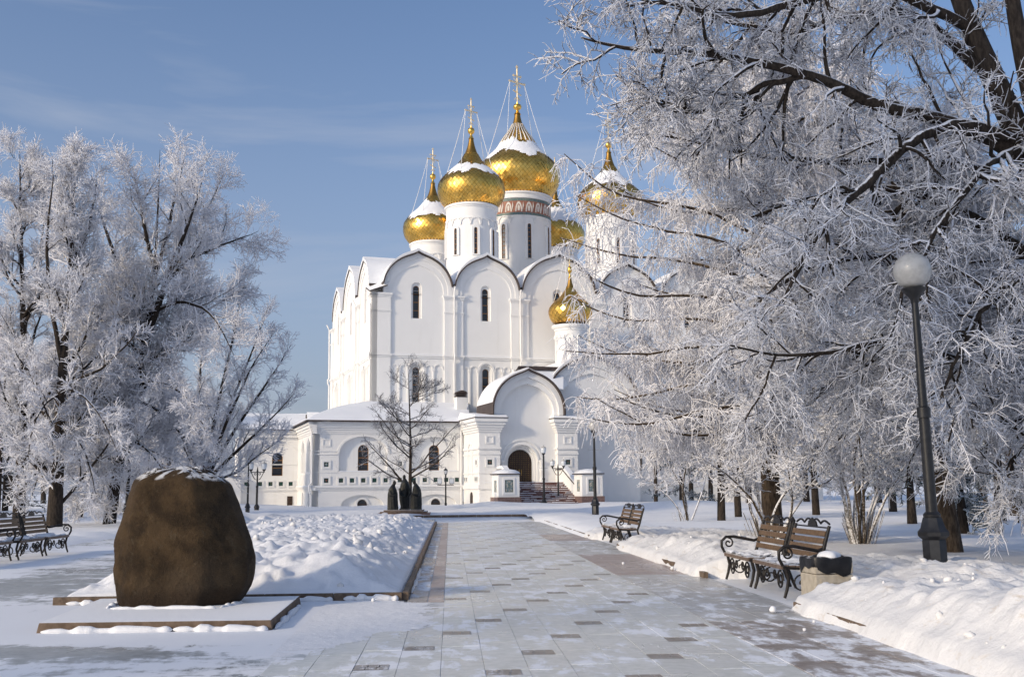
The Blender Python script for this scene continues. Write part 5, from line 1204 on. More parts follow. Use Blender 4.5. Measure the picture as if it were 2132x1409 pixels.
M['bark_brown'] = mat_bark('brown_ridged_bark', (.045, .032, .022), (.13, .095, .065), .75)
M['frost'] = mat_frost('hoarfrost_twigs', (.85, .855, .90), (.10, .088, .09), -1.25, -.6, .25)
M['frost_near'] = mat_frost('thick_hoarfrost_twigs', (.86, .865, .91), (.045, .038, .037), -.80, -.30, .3)
M['frost_larch'] = mat_frost('hoarfrost_hanging_twigs', (.87, .87, .91), (.11, .09, .085), -1.3, -.8, .28, .08)
M['frost_thin'] = mat_frost('lightly_frosted_twigs', (.58, .59, .64), (.035, .03, .028), -.15, .4)
M['frost_shrub'] = mat_frost('frosted_shrub_stems', (.80, .81, .85), (.06, .045, .03), -.2, .35)
M['needles'] = mat_frost('dark_spruce_needles', (.62, .67, .72), (.012, .022, .018), .12, .62)
M['needles_pale'] = mat_frost('frosted_pine_needles', (.66, .70, .74), (.05, .07, .06), -.45, .25)

def unit(a): return a/np.maximum(np.linalg.norm(a, axis=-1, keepdims=True), 1e-9)
def tubes(P, R, S=3):
    """P (N,K,3) centre lines, R (N,K) radii -> vertices, quads"""
    n, k, _ = P.shape
    T = np.empty_like(P); T[:, 1:-1] = P[:, 2:] - P[:, :-2]; T[:, 0] = P[:, 1] - P[:, 0]; T[:, -1] = P[:, -1] - P[:, -2]; T = unit(T)
    t0 = unit(P[:, -1] - P[:, 0]); ref = np.where(np.abs(t0[:, 2:3]) < .8, np.array([[0, 0, 1.]]), np.array([[1., 0, 0]]))
    U = unit(np.cross(T, ref[:, None, :])); Wv = np.cross(T, U)
    a = np.arange(S)*2*pi/S + .3
    V = P[:, :, None, :] + R[:, :, None, None]*(U[:, :, None, :]*np.cos(a)[None, None, :, None] + Wv[:, :, None, :]*np.sin(a)[None, None, :, None])
    base = (np.arange(n)[:, None, None]*k + np.arange(k - 1)[None, :, None])*S; j = np.arange(S)[None, None, :]; q = (j + 1) % S
    F = np.stack([base + j, base + q, base + S + q, base + S + j], -1).reshape(-1, 4)
    return V.reshape(-1, 3), F
def join(parts):
    Vs, Fs, o = [], [], 0
    for V, F in parts: Vs.append(V); Fs.append(F + o); o += len(V)
    return np.concatenate(Vs), np.concatenate(Fs)
def resample(pts, rs, K):
    P = np.array(pts, float); d = np.concatenate([[0], np.cumsum(np.linalg.norm(np.diff(P, axis=0), axis=1))]); s = np.linspace(0, d[-1], K)
    # smooth the corners a little
    Q = np.stack([np.interp(s, d, P[:, i]) for i in range(3)], -1)
    for _ in range(2): Q[1:-1] = .25*Q[:-2] + .5*Q[1:-1] + .25*Q[2:]
    return Q, np.interp(s, d, rs)
def at_t(P, R, idx, t):
    k = P.shape[1]; f = t*(k - 1); i = np.minimum(f.astype(int), k - 2); w = (f - i)[:, None]
    A, B = P[idx, i], P[idx, i + 1]; pos = A*(1 - w) + B*w
    return pos, unit(B - A), R[idx, i]*(1 - w[:, 0]) + R[idx, i + 1]*w[:, 0]
def sprout(P, R, n, rng, t=(.15, 1.), ang=(40, 75), L=(.6, 1.2), taper=.5, K=5, grav=0., wob=.15, r0=.03, rt=.008, rel=.65, bias=(0, 0, 0), flat=0., lmin=0.):
    """grow n side shoots from each parent line"""
    N_ = P.shape[0]; idx = np.repeat(np.arange(N_), n)
    tt = t[0] + (t[1] - t[0])*((np.tile(np.arange(n), N_) + rng.random(N_*n))/n)
    pos, tan, rp = at_t(P, R, idx, np.clip(tt, 0, .999)); m = len(idx)
    rv = rng.normal(size=(m, 3)); rv[:, 2] *= (1 - flat); perp = unit(rv - tan*(rv*tan).sum(1, keepdims=True))
    a = np.radians(rng.uniform(ang[0], ang[1], m))[:, None]
    d = unit(np.cos(a)*tan + np.sin(a)*perp + np.array(bias)[None])
    ln = rng.uniform(L[0], L[1], m)*(1 - taper*tt) + lmin
    Q = np.empty((m, K, 3)); Q[:, 0] = pos; step = (ln/(K - 1))[:, None]
    for i in range(1, K):
        Q[:, i] = Q[:, i - 1] + d*step
        d = unit(d + wob*rng.normal(size=(m, 3)) + np.array([0, 0, -grav])[None])
    rb = np.minimum(rp*rel, r0)
    w = np.linspace(0, 1, K)[None]
    return Q, rb[:, None]*(1 - w) + np.minimum(rt, rb)[:, None]*w
DEPTH = lambda Y: Y
def pxline(pts):
    """photo pixels with a distance each -> points"""
    return [aty(u, v, DEPTH(Y)) for (u, v, Y) in pts]
def tree_obj(name, label, cat, base, trunk_parts, crown_parts, bark='bark', frost='frost', group=None, extra=None):
    t = empty(name, tuple(base)); tag(t, label, cat, group)
    b = np.array(base)[None]
    V, F = join(trunk_parts); np_mesh('trunk', V - b, F, bark, t)
    V, F = join(crown_parts); np_mesh('crown', V - b, F, frost, t)
    if extra:
        for nm, parts, mat in extra: V, F = join(parts); np_mesh(nm, V - b, F, mat, t)
    return t
def lines_same(lines, K):
    """list of (pts, r0, r1) -> arrays"""
    P, R = [], []
    for pts, r0, r1 in lines:
        q, r = resample(pts, np.linspace(r0, r1, len(pts)), K); P.append(q); R.append(r)
    return np.array(P), np.array(R)

# ---------------------------------------------------------------- near lime tree whose limbs fill the upper corner
rg = np.random.default_rng(21)
DEPTH = lambda Y: 17.4 + (Y - 11.3)*1.15; NS = 1.42
near_trunk = [
    (pxline([(2290, 1330, 13.2), (2270, 1000, 13.3), (2240, 720, 13.4), (2200, 480, 13.5), (2130, 300, 13.5), (2075, 180, 13.5), (2030, 80, 13.6), (1990, -20, 13.7), (1950, -150, 13.8)]), .27, .10),
    (pxline([(2210, 520, 13.5), (2170, 300, 13.2), (2130, 120, 13.0), (2110, 20, 12.9), (2090, -150, 12.8)]), .16, .08),
    (pxline([(2240, 720, 13.4), (2260, 500, 13.9), (2300, 250, 14.4)]), .15, .08)]
near_limbs = [
    (pxline([(2235, 700, 13.4), (2132, 635, 13.2), (2050, 605, 13.1), (1960, 577, 13.), (1870, 548, 12.9), (1765, 533, 12.8), (1660, 560, 12.7), (1570, 620, 12.6)]), .115, .02),
    (pxline([(2220, 590, 13.5), (2110, 505, 13.6), (2010, 432, 13.8), (1905, 395, 14.), (1800, 388, 14.2), (1690, 405, 14.4), (1580, 440, 14.6)]), .10, .02),
    (pxline([(2180, 400, 13.5), (2100, 310, 13.5), (2010, 265, 13.4), (1920, 238, 13.3), (1825, 225, 13.2), (1720, 170, 13.1), (1620, 138, 13.), (1540, 112, 13.), (1430, 108, 12.9), (1350, 103, 12.9), (1285, 92, 12.8), (1235, 80, 12.8)]), .12, .012),
    (pxline([(2130, 300, 13.5), (2010, 255, 13.1), (1900, 300, 12.6), (1810, 380, 12.2), (1740, 470, 11.9), (1680, 560, 11.7), (1640, 640, 11.6)]), .09, .02),
    (pxline([(2075, 180, 13.5), (1960, 70, 13.8), (1860, 20, 14.), (1740, 45, 14.2), (1620, 85, 14.3), (1500, 60, 14.4), (1380, 30, 14.4)]), .09, .015),
    (pxline([(2020, 60, 13.6), (1850, -30, 13.2), (1690, 0, 12.8), (1560, 30, 12.5), (1470, 20, 12.4), (1390, 0, 12.3), (1310, 15, 12.3)]), .08, .012),
    (pxline([(1690, 160, 13.1), (1600, 178, 13.2), (1540, 205, 13.3), (1470, 228, 13.4), (1410, 224, 13.5), (1360, 218, 13.5), (1320, 210, 13.5)]), .05, .012),
    (pxline([(2245, 800, 13.4), (2100, 770, 13.0), (1980, 745, 12.6), (1860, 718, 12.4), (1740, 745, 12.2), (1640, 760, 12.1), (1540, 742, 12.0)]), .07, .012),
    (pxline([(2190, 440, 13.5), (2060, 350, 14.2), (1900, 325, 14.8), (1740, 335, 15.2), (1580, 325, 15.5), (1450, 300, 15.6), (1370, 290, 15.7)]), .09, .012),
    (pxline([(2245, 780, 13.4), (2120, 700, 13.9), (1990, 690, 14.5), (1870, 760, 15.), (1780, 850, 15.2), (1720, 930, 15.3)]), .07, .015),
    (pxline([(2225, 620, 13.4), (2150, 560, 12.5), (2060, 620, 11.9), (1990, 740, 11.5), (1950, 850, 11.3)]), .07, .015),
    (pxline([(2140, 300, 13.5), (2060, 330, 12.6), (1960, 440, 12.), (1890, 580, 11.6), (1850, 700, 11.4)]), .06, .015),
    (pxline([(1990, -10, 13.7), (1880, -60, 14.4), (1740, -20, 15.), (1600, 30, 15.4), (1480, 150, 15.7), (1380, 230, 15.9)]), .06, .012),
    (pxline([(2260, 560, 14.0), (2180, 720, 14.6), (2100, 850, 15.), (2020, 900, 15.2), (1900, 920, 15.5)]), .07, .015),
    (pxline([(2250, 820, 13.4), (2180, 860, 13.0), (2120, 930, 12.8), (2060, 980, 12.7)]), .05, .012),
    (pxline([(1960, 577, 13.), (1900, 640, 13.3), (1800, 720, 13.6), (1700, 830, 13.8), (1600, 900, 14.)]), .04, .012),
    (pxline([(1905, 395, 14.), (1820, 480, 14.4), (1700, 600, 14.8), (1600, 680, 15.)]), .045, .012)]
PT, RT_ = lines_same(near_trunk, 26); PL, RL = lines_same(near_limbs, 26); RT_ = RT_*NS; RL = RL*NS; DEPTH = lambda Y: Y
def wiggle(P, amt, rng):
    n = rng.normal(size=P.shape)*amt; n[:, 0] = 0; n = np.cumsum(n, axis=1)*.45; return P + n
PL = wiggle(PL, .05, rg)
P2, R2 = sprout(PL, RL, 21, rg, (.06, 1.), (35, 80), (1.2, 2.6), .55, 8, .05, .20, .045, .014, .7, (0, 0, -.1))
P3, R3 = sprout(P2, R2, 7, rg, (.12, 1.), (30, 75), (.55, 1.2), .4, 5, .09, .26, .017, .009, .8, (0, 0, -.14))
P4, R4 = sprout(P3, R3, 11, rg, (.1, 1.), (25, 75), (.20, .52), .3, 3, .10, .28, .0098, .0055, 1.2, (0, 0, -.08))
P5, R5 = sprout(P4[::3], R4[::3], 3, rg, (.25, 1.), (25, 70), (.06, .18), .2, 2, .0, .2, .0085, .0045, 1.2)
P5b, R5b = sprout(P3, R3, 4, rg, (.2, 1.), (30, 80), (.07, .17), .2, 2, .0, .2, .0105, .006, 1.0)
# frost rime riding on the medium branches
def rime(P, R, rng, keep=.7, lift=.75, fat=.9):
    m = rng.random(len(P)) < keep; Q = P[m].copy(); r = R[m].copy(); Q[..., 2] += r*lift; return Q, r*fat + .003
Q2, S2 = rime(P2, R2, rg, .55); Q3, S3 = rime(P3, R3, rg, .75)
tree_obj('lime_tree', 'near dark-limbed tree thick with hoarfrost filling the upper corner', 'tree', (PT[0, 0, 0], PT[0, 0, 1], 0.),
         [tubes(PT, RT_, 12), tubes(PL, RL, 8), tubes(P2, R2, 4), tubes(P3[::5], R3[::5], 3)], [tubes(Q2, S2, 4), tubes(Q3[::2], S3[::2], 3), tubes(P3, R3*1.1, 3), tubes(P4, R4, 3), tubes(P5, R5, 3), tubes(P5b, R5b, 3)], 'bark', 'frost_near')

# ---------------------------------------------------------------- larch with hanging twigs beside the church
rg = np.random.default_rng(5)
bx, by = 8.43, 27.94
tr = [(pxline([(1612, 1148, 27.9), (1606, 1050, 27.9), (1598, 900, 28.), (1592, 700, 28.), (1588, 500, 28.1), (1584, 330, 28.1), (1582, 180, 28.2)]), .30, .04)]
PT, RT_ = lines_same(tr, 24)
limbs = [
    (pxline([(1590, 500, 28), (1480, 442, 27.5), (1335, 419, 27.2), (1285, 415, 27.), (1235, 372, 26.9), (1178, 322, 26.8)]), .05, .012),
    (pxline([(1590, 545, 28), (1480, 494, 27.3), (1370, 480, 26.8), (1270, 450, 26.5), (1190, 405, 26.3)]), .05, .012),
    (pxline([(1590, 590, 28), (1420, 540, 28.6), (1300, 535, 29.), (1215, 505, 29.2), (1165, 490, 29.3)]), .05, .012),
    (pxline([(1590, 640, 28), (1450, 612, 27.), (1320, 618, 26.5), (1240, 590, 26.2), (1200, 560, 26.1)]), .05, .012),
    (pxline([(1592, 690, 28), (1440, 660, 28.8), (1320, 672, 29.3), (1230, 650, 29.5), (1190, 620, 29.5)]), .05, .012),
    (pxline([(1592, 730, 28), (1480, 715, 27), (1350, 745, 26.4), (1260, 740, 26.), (1185, 735, 25.9)]), .05, .012),
    (pxline([(1594, 780, 28), (1440, 800, 28.4), (1330, 830, 28.6), (1250, 840, 28.8), (1200, 830, 28.9)]), .05, .012),
    (pxline([(1596, 840, 28), (1480, 850, 26.9), (1360, 880, 26.4), (1280, 880, 26.), (1235, 870, 25.8)]), .05, .012),
    (pxline([(1597, 880, 28), (1500, 900, 28.8), (1400, 935, 29.2), (1310, 940, 29.5)]), .04, .012)]
PL, RL = lines_same(limbs, 14)
za = rg.uniform(2.8, 13.5, 76); n_ = len(za); az = rg.uniform(0, 2*pi, n_); ln = np.clip(5.2*(1 - ((za - 3)/13)**1.5*.6), 1.2, 6)*rg.uniform(.7, 1.05, n_)
s_ = np.linspace(0, 1, 14)[None, :]
tx = np.interp(za, PT[0, :, 2], PT[0, :, 0]); ty = np.interp(za, PT[0, :, 2], PT[0, :, 1])
PR = np.stack([tx[:, None] + np.cos(az)[:, None]*ln[:, None]*s_, ty[:, None] + np.sin(az)[:, None]*ln[:, None]*s_, za[:, None] + ln[:, None]*(-.30*s_ + .42*s_**2.2)], -1)
PR = wiggle(PR, .03, rg); RR = .045*(1 - s_)*np.ones((n_, 1)) + .011
PLa = np.concatenate([wiggle(PL, .03, rg), PR]); RLa = np.concatenate([RL, RR])
P2, R2 = sprout(PLa, RLa, 15, rg, (.1, 1.), (45, 85), (.6, 1.5), .5, 6, .06, .12, .018, .009, .8, (0, 0, .0), .7)
P3, R3 = sprout(P2, R2, 16, rg, (.05, 1.), (50, 90), (.28, .9), .3, 4, .7, .12, .0125, .008, 1.4, (0, 0, -.55))
P3b, R3b = sprout(PLa, RLa, 26, rg, (.1, 1.), (60, 90), (.25, .75), .2, 4, .7, .12, .0145, .0095, 1.2, (0, 0, -.6))
P4, R4 = sprout(P3[::2], R3[::2], 2, rg, (.2, .9), (30, 70), (.10, .26), .3, 2, .35, .2, .0135, .009, 1.2)
tree_obj('larch_tree', 'frost-white larch with long hanging twigs beside the church', 'tree', (bx, by, 0.), [tubes(PT, RT_, 14), tubes(PLa, RLa, 6)], [tubes(P2, R2*1.2, 3), tubes(P3, R3, 3), tubes(P3b, R3b, 3), tubes(P4, R4, 3)], 'bark_brown', 'frost_larch')

# ---------------------------------------------------------------- crown generator for the trees farther off
def crown(PT, RT_, PL, RL, rg, n2, n3, n4, l2, l3, l4, ang=(30, 60), r3=.03, r4=.02, up=.12, grav=0., t2=(.12, 1.), n1=0, l1=(2., 4.), t1=(.25, 1.), ang1=(30, 60), S=3, tap1=.6):
    """limbs -> branches -> twigs; n1 adds random limbs on the trunk"""
    LP, LR = [PL], [RL]
    if n1:
        A, B = sprout(PT, RT_, n1, rg, t1, ang1, l1, tap1, PL.shape[1] if PL is not None else 12, -up*.35, .10, .09, .02, .6, (0, 0, up))
        if PL is None: LP, LR = [A], [B]
        else: LP.append(A); LR.append(B)
    PLa, RLa = np.concatenate(LP), np.concatenate(LR)
    P2, R2 = sprout(PLa, RLa, n2, rg, t2, ang, l2, .55, 6, grav - up*.3, .16, .045, .016, .65, (0, 0, up))
    P3, R3 = sprout(P2, R2, n3, rg, (.1, 1.), ang, l3, .4, 3, grav, .22, r3, r4, .9, (0, 0, up*.6))
    P4, R4 = sprout(P3, R3, n4, rg, (.15, 1.), (30, 75), l4, .3, 2, grav, .28, r4*1.1, r4*.7, 1.3, (0, 0, up*.4))
    return PLa, RLa, (P2, R2), (P3, R3), (P4, R4)
def far_tree(name, label, trunk, limbs, seed, n2, n3, n4, l2, l3, l4, bark='bark', frost='frost', group=None, base=None, **kw):
    rg = np.random.default_rng(seed); trunk = [(p, a, .012) for p, a, b in trunk]; PT, RT_ = lines_same(trunk, 20); RT_ = RT_*np.linspace(1, .55, 20)[None]
    PL = RL = None
    if limbs: limbs = [(p, a, .010) for p, a, b in limbs]
    if limbs: PL, RL = lines_same(limbs, 12); PL = wiggle(PL, kw.pop('wig', .06), rg)
    PLa, RLa, a2, a3, a4 = crown(PT, RT_, PL, RL, rg, n2, n3, n4, l2, l3, l4, **kw)
    base = base if base is not None else (PT[0, 0, 0], PT[0, 0, 1], 0.)
    return tree_obj(name, label, 'tree', base, [tubes(PT, RT_, 12), tubes(PLa, RLa, 6), tubes(a2[0], a2[1]*.8, 3)], [tubes(a2[0][::2], a2[1][::2]*1.25, 3), tubes(*a3, 3), tubes(*a4, 3)], bark, frost, group)

# round-crowned lime left of the church
D = 51.
far_tree('lime_tree', 'round-crowned frosted tree with forked dark limbs against the sky', 
    [(pxline([(226, 1102, D), (236, 1020, D), (262, 900, D), (292, 770, D), (308, 680, D), (320, 600, D), (327, 480, D), (331, 380, D), (333, 312, D)]), .30, .04)],
    [(pxline([(300, 720, D), (335, 620, 50.5), (365, 545, 50), (390, 480, 49.6), (415, 420, 49.4), (430, 360, 49.2)]), .2, .04),
     (pxline([(306, 690, D), (270, 600, 51.5), (240, 520, 52), (215, 450, 52.4), (205, 400, 52.6)]), .18, .04),
     (pxline([(350, 580, 50.4), (400, 535, 50.8), (450, 515, 51.2), (500, 495, 51.5), (540, 480, 51.7)]), .12, .03),
     (pxline([(312, 650, D), (380, 625, 50), (430, 640, 49), (470, 690, 48.5), (490, 740, 48.2)]), .12, .03),
     (pxline([(300, 740, D), (360, 690, 52), (420, 650, 53), (480, 610, 53.5), (520, 590, 53.8)]), .12, .03),
     (pxline([(300, 740, D), (250, 690, 50), (200, 650, 49.2), (170, 640, 48.8)]), .13, .03),
     (pxline([(322, 580, D), (350, 470, 52), (372, 380, 52.6), (385, 330, 53)]), .12, .03),
     (pxline([(322, 560, D), (295, 460, 50), (275, 380, 49.4), (262, 340, 49)]), .12, .03),
     (pxline([(320, 600, D), (390, 520, 52.5), (440, 430, 53.6), (460, 370, 54)]), .12, .03),
     (pxline([(285, 800, D), (340, 790, 49.5), (400, 830, 48.5), (430, 900, 48.)]), .1, .03),
     (pxline([(280, 830, D), (220, 800, 50), (170, 830, 49), (150, 900, 48.6)]), .1, .03),
     (pxline([(280, 830, D), (330, 850, 52), (380, 900, 53), (400, 960, 53.5)]), .1, .03),
     (pxline([(264, 900, D), (225, 925, 50), (195, 980, 49.3), (180, 1035, 49)]), .08, .03),
     (pxline([(262, 905, D), (305, 930, 50), (335, 980, 49.2), (350, 1020, 49)]), .08, .03),
     (pxline([(255, 930, D), (235, 960, 52), (215, 1010, 53), (205, 1045, 53.4)]), .07, .03)],
    31, 15, 10, 9, (1.5, 3.4), (.6, 1.5), (.25, .65), n1=14, l1=(2.5, 5.0), t1=(.14, .6), ang1=(50, 85), up=.13, r3=.019, r4=.014)
# tall narrow trees at the edge of the picture
D = 46.5
far_tree('poplar_tree', 'tall narrow frosted tree with a forked spire top', 
    [(pxline([(112, 1110, D), (118, 1000, D), (125, 850, D), (135, 700, D), (146, 560, D), (152, 450, D), (156, 370, D), (158, 315, D)]), .34, .03)],
    [(pxline([(130, 760, D), (100, 620, 46), (92, 510, 45.6), (106, 410, 45.4), (103, 330, 45.3)]), .12, .025),
     (pxline([(120, 900, D), (75, 915, 45.6), (40, 965, 45), (20, 1025, 44.7)]), .07, .03),
     (pxline([(121, 880, D), (165, 905, 45.8), (190, 965, 45.2), (205, 1030, 45)]), .07, .03),
     (pxline([(119, 930, D), (95, 960, 47.4), (70, 1010, 48), (60, 1045, 48.3)]), .06, .03),
     (pxline([(124, 820, D), (85, 850, 45.2), (55, 900, 44.4), (50, 960, 44)]), .07, .03),
     (pxline([(126, 800, D), (180, 830, 45.4), (220, 890, 44.8), (240, 950, 44.6)]), .07, .03),
     (pxline([(145, 560, D), (182, 480, 47), (195, 410, 47.4), (200, 370, 47.6)]), .1, .025)],
    32, 8, 7, 8, (.8, 1.9), (.45, 1.0), (.2, .5), n1=32, tap1=.86, l1=(2.8, 6.0), t1=(.05, .96), ang1=(30, 62), ang=(28, 60), up=.16, r3=.018, r4=.013)
D = 48.5
far_tree('poplar_tree', 'slender frosted tree at the very edge with a thin spire', 
    [(pxline([(38, 1100, D), (45, 950, D), (50, 760, D), (46, 580, D), (43, 450, D), (42, 370, D), (41, 310, D)]), .28, .03)],
    [(pxline([(48, 700, D), (80, 560, 49), (92, 450, 49.4), (95, 390, 49.6)]), .09, .025)],
    33, 8, 7, 8, (.8, 1.9), (.45, 1.0), (.2, .5), n1=28, tap1=.86, l1=(2.6, 5.8), t1=(.05, .96), ang1=(30, 62), ang=(28, 60), up=.15, r3=.018, r4=.013)
# low spreading tree between boulder and church wing
D = 56.
far_tree('spreading_tree', 'low fan-shaped frosted tree spreading towards the church wing', 
    [(pxline([(424, 1088, D), (426, 1040, D), (428, 1005, D), (430, 985, D)]), .30, .20)],
    [(pxline([(430, 1000, D), (470, 960, 55.5), (530, 905, 55), (580, 860, 54.6), (612, 820, 54.4)]), .12, .025),
     (pxline([(430, 998, D), (480, 910, 56.3), (540, 820, 56.6), (585, 750, 56.8), (605, 715, 57)]), .12, .02),
     (pxline([(428, 998, D), (462, 890, 57), (510, 770, 57.6), (548, 680, 58), (560, 640, 58.2)]), .12, .02),
     (pxline([(428, 1000, D), (445, 870, 55.4), (475, 740, 55), (495, 650, 54.8), (500, 600, 54.6)]), .12, .02),
     (pxline([(426, 1000, D), (415, 880, 56.5), (420, 760, 57), (430, 680, 57.2)]), .12, .02),
     (pxline([(426, 1004, D), (390, 930, 55), (360, 860, 54.6), (350, 800, 54.5)]), .1, .02),
     (pxline([(430, 1004, D), (490, 985, 57), (550, 935, 57.5), (600, 905, 57.8)]), .09, .02),
     (pxline([(428, 1000, D), (480, 860, 54), (530, 760, 53), (580, 690, 52.6)]), .1, .02)],
    34, 16, 8, 6, (.9, 2.0), (.5, 1.1), (.2, .5), up=.22, ang=(22, 55), r3=.016, r4=.012)
# small bare tree in front of the gallery
D = 74.5
far_tree('young_tree', 'small upright tree with thin dark branches before the church gallery', 
    [(pxline([(853, 1069, D), (854, 1000, D), (855, 930, D), (853, 860, D), (851, 800, D), (850, 772, D)]), .17, .02)], None,
    35, 7, 5, 4, (.6, 1.5), (.35, .8), (.15, .35), n1=28, l1=(4.6, 6.4), t1=(.16, .95), ang1=(55, 85), ang=(25, 55), up=.07, r3=.012, r4=.009, frost='frost_thin', tap1=.75)
# tall tree with ridged bark behind the near lamp
D = 23.6
far_tree('elm_tree', 'leaning tree with ridged brown bark behind the near lamp', 
    [(pxline([(1978, 1168, D), (1968, 1080, D), (1958, 1000, D), (1946, 900, D), (1930, 760, D), (1915, 600, D), (1900, 430, D), (1890, 250, D)]), .33, .06)], 
    [(pxline([(1940, 860, D), (2020, 800, 23), (2090, 820, 22.5), (2140, 880, 22.2)]), .08, .02),
     (pxline([(1935, 800, D), (1860, 760, 23.2), (1790, 790, 23.), (1740, 860, 22.9)]), .08, .02),
     (pxline([(1925, 700, D), (2000, 640, 24), (2080, 620, 24.5), (2150, 650, 24.8)]), .09, .02)],
    36, 12, 8, 7, (.8, 1.9), (.4, .9), (.16, .4), n1=22, l1=(2.2, 4.2), t1=(.35, .97), ang1=(45, 80), ang=(30, 70), up=.0, grav=.08, r3=.02, r4=.014, bark='bark_brown')

# ---------------------------------------------------------------- trees of the wood behind: two growth forms, copied
def wood_tree(seed, h, spread, droop, label, trunk_r=.26):
    rg = np.random.default_rng(seed)
    trunk = [([(0, 0, -.2), (.1*rg.normal(), .1*rg.normal(), h*.25), (.2*rg.normal(), .2*rg.normal(), h*.55), (.3*rg.normal(), .3*rg.normal(), h*.9)], trunk_r, .03)]
    PT, RT_ = lines_same(trunk, 16)
    PLa, RLa, a2, a3, a4 = crown(PT, RT_, None, None, rg, 8, 7, 5, (.9, 2.2), (.5, 1.2), (.25, .6), n1=24, l1=(spread*.7, spread*1.2), t1=(.14, .97), ang1=(40, 75), up=.2 - droop*.2, grav=droop*.12, r3=.02, r4=.016)
    return tree_obj('wood_tree', label, 'tree', (0, 0, 0), [tubes(PT, RT_, 10), tubes(PLa, RLa, 5), tubes(a2[0], a2[1]*.8, 3)], [tubes(a2[0][::2], a2[1][::2]*1.2, 3), tubes(*a3, 3), tubes(*a4, 3)], 'bark', 'frost', 'frosted trees of the wood')
wA = wood_tree(41, 14., 4.2, .6, ''); wB = wood_tree(42, 17., 4.6, .1, '')
used = {}
def wood(src, u, v, label, scale=1., rz=None, xy=None):
    p = ground(u, v) if xy is None else (xy[0], xy[1], 0)
    o = src if src.name not in used else copy_tree(src); used[src.name] = 1
    o.location = (p[0], p[1], .05); o.rotation_euler = (0, 0, random.uniform(0, 6.28) if rz is None else rz); o.scale = (scale,)*3
    tag(o, label, 'tree', 'frosted trees of the wood'); return o
random.seed(5)
for (src, u, v, sc, lab) in (
    (wA, 1502, 1090, .75, 'frosted tree with a dark leaning trunk behind the two benches'),
    (wB, 1538, 1083, .7, 'frosted tree just behind the dark leaning trunk'),
    (wA, 1700, 1079, .8, 'frosted tree showing its trunk between the nearer bench and the shrub'),
    (wB, 1440, 1061, .75, 'far frosted tree seen between larch and church stairs'),
    (wA, 1366, 1057, .7, 'far frosted tree nearest to the church pedestal'),
    (wB, 1600, 1062, .85, 'far frosted tree directly behind the larch trunk'),
    (wA, 1790, 1066, .9, 'far frosted tree behind the many-stemmed shrub'),
    (wB, 1860, 1070, .9, 'far frosted tree between shrub and near lamp'),
    (wA, 1960, 1068, 1., 'far frosted tree behind the ridged trunk'),
    (wB, 2050, 1072, .95, 'far frosted tree behind the dark spruce'),
    (wA, 2115, 1080, .9, 'frosted tree at the edge behind the spruce boughs'),
    (wB, 1480, 1054, .9, 'most distant frosted tree behind the leaning trunk'),
    (wB, 165, 1082, .85, 'frosted tree between the spire tree and the round crown'),
    (wA, 10, 1072, .95, 'far frosted tree at the edge beyond the benches'),
    (wB, 110, 1066, .9, 'far frosted tree straight behind the spire tree'),
    (wA, 240, 1068, .85, 'far frosted tree behind the round-crowned tree'),
    (wB, 320, 1062, .8, 'far frosted tree seen over the boulder'),
    (wA, 390, 1060, .72, 'far frosted tree behind the fan-shaped tree'),
    (wA, 20, 1058, 1.25, 'most distant frosted tree at the edge beyond the benches'),
    (wA, 290, 1052, 1.2, 'most distant frosted tree behind the round-crowned tree'),
    (wB, 90, 1053, 1.3, 'very distant frosted tree behind the spire tree'),
    (wA, 350, 1070, .8, 'middle-distance frosted tree just over the boulder'),
    (wB, 430, 1053, .85, 'distant frosted tree behind the fan-shaped tree'),
    (wA, 1560, 1050, 1.2, 'distant frosted tree past the larch trunk'),
    (wB, 1680, 1049, 1.2, 'distant frosted tree past the crooked shrub'),
    (wA, 1830, 1050, 1.2, 'distant frosted tree past the fan of bare stems'),
    (wB, 1990, 1052, 1.2, 'distant frosted tree past the small pine'),
    (wB, 200, 1058, .95, 'most distant frosted tree of the wood past the benches')): wood(src, u, v, lab, sc)
# unseen wood trees, added beside and behind the viewer to shade the square
shade_belt = [(-60, -22, 1.5), (-70, -4, 1.6), (-48, -34, 1.5), (-62, 8, 1.3), (-58, 24, 1.3), (-54, 38, 1.3), (-47, 48, 1.25), (-40, 60, 1.15), (-46, 70, 1.2), (-38, 76, 1.05), (-52, 82, 1.2), (-60, 62, 1.3)]
for k, (x, y, sc) in enumerate(shade_belt):
    wood((wA, wB)[k % 2], 0, 0, 'one of the unseen frosted trees added to shade the square', sc, None, (x, y))

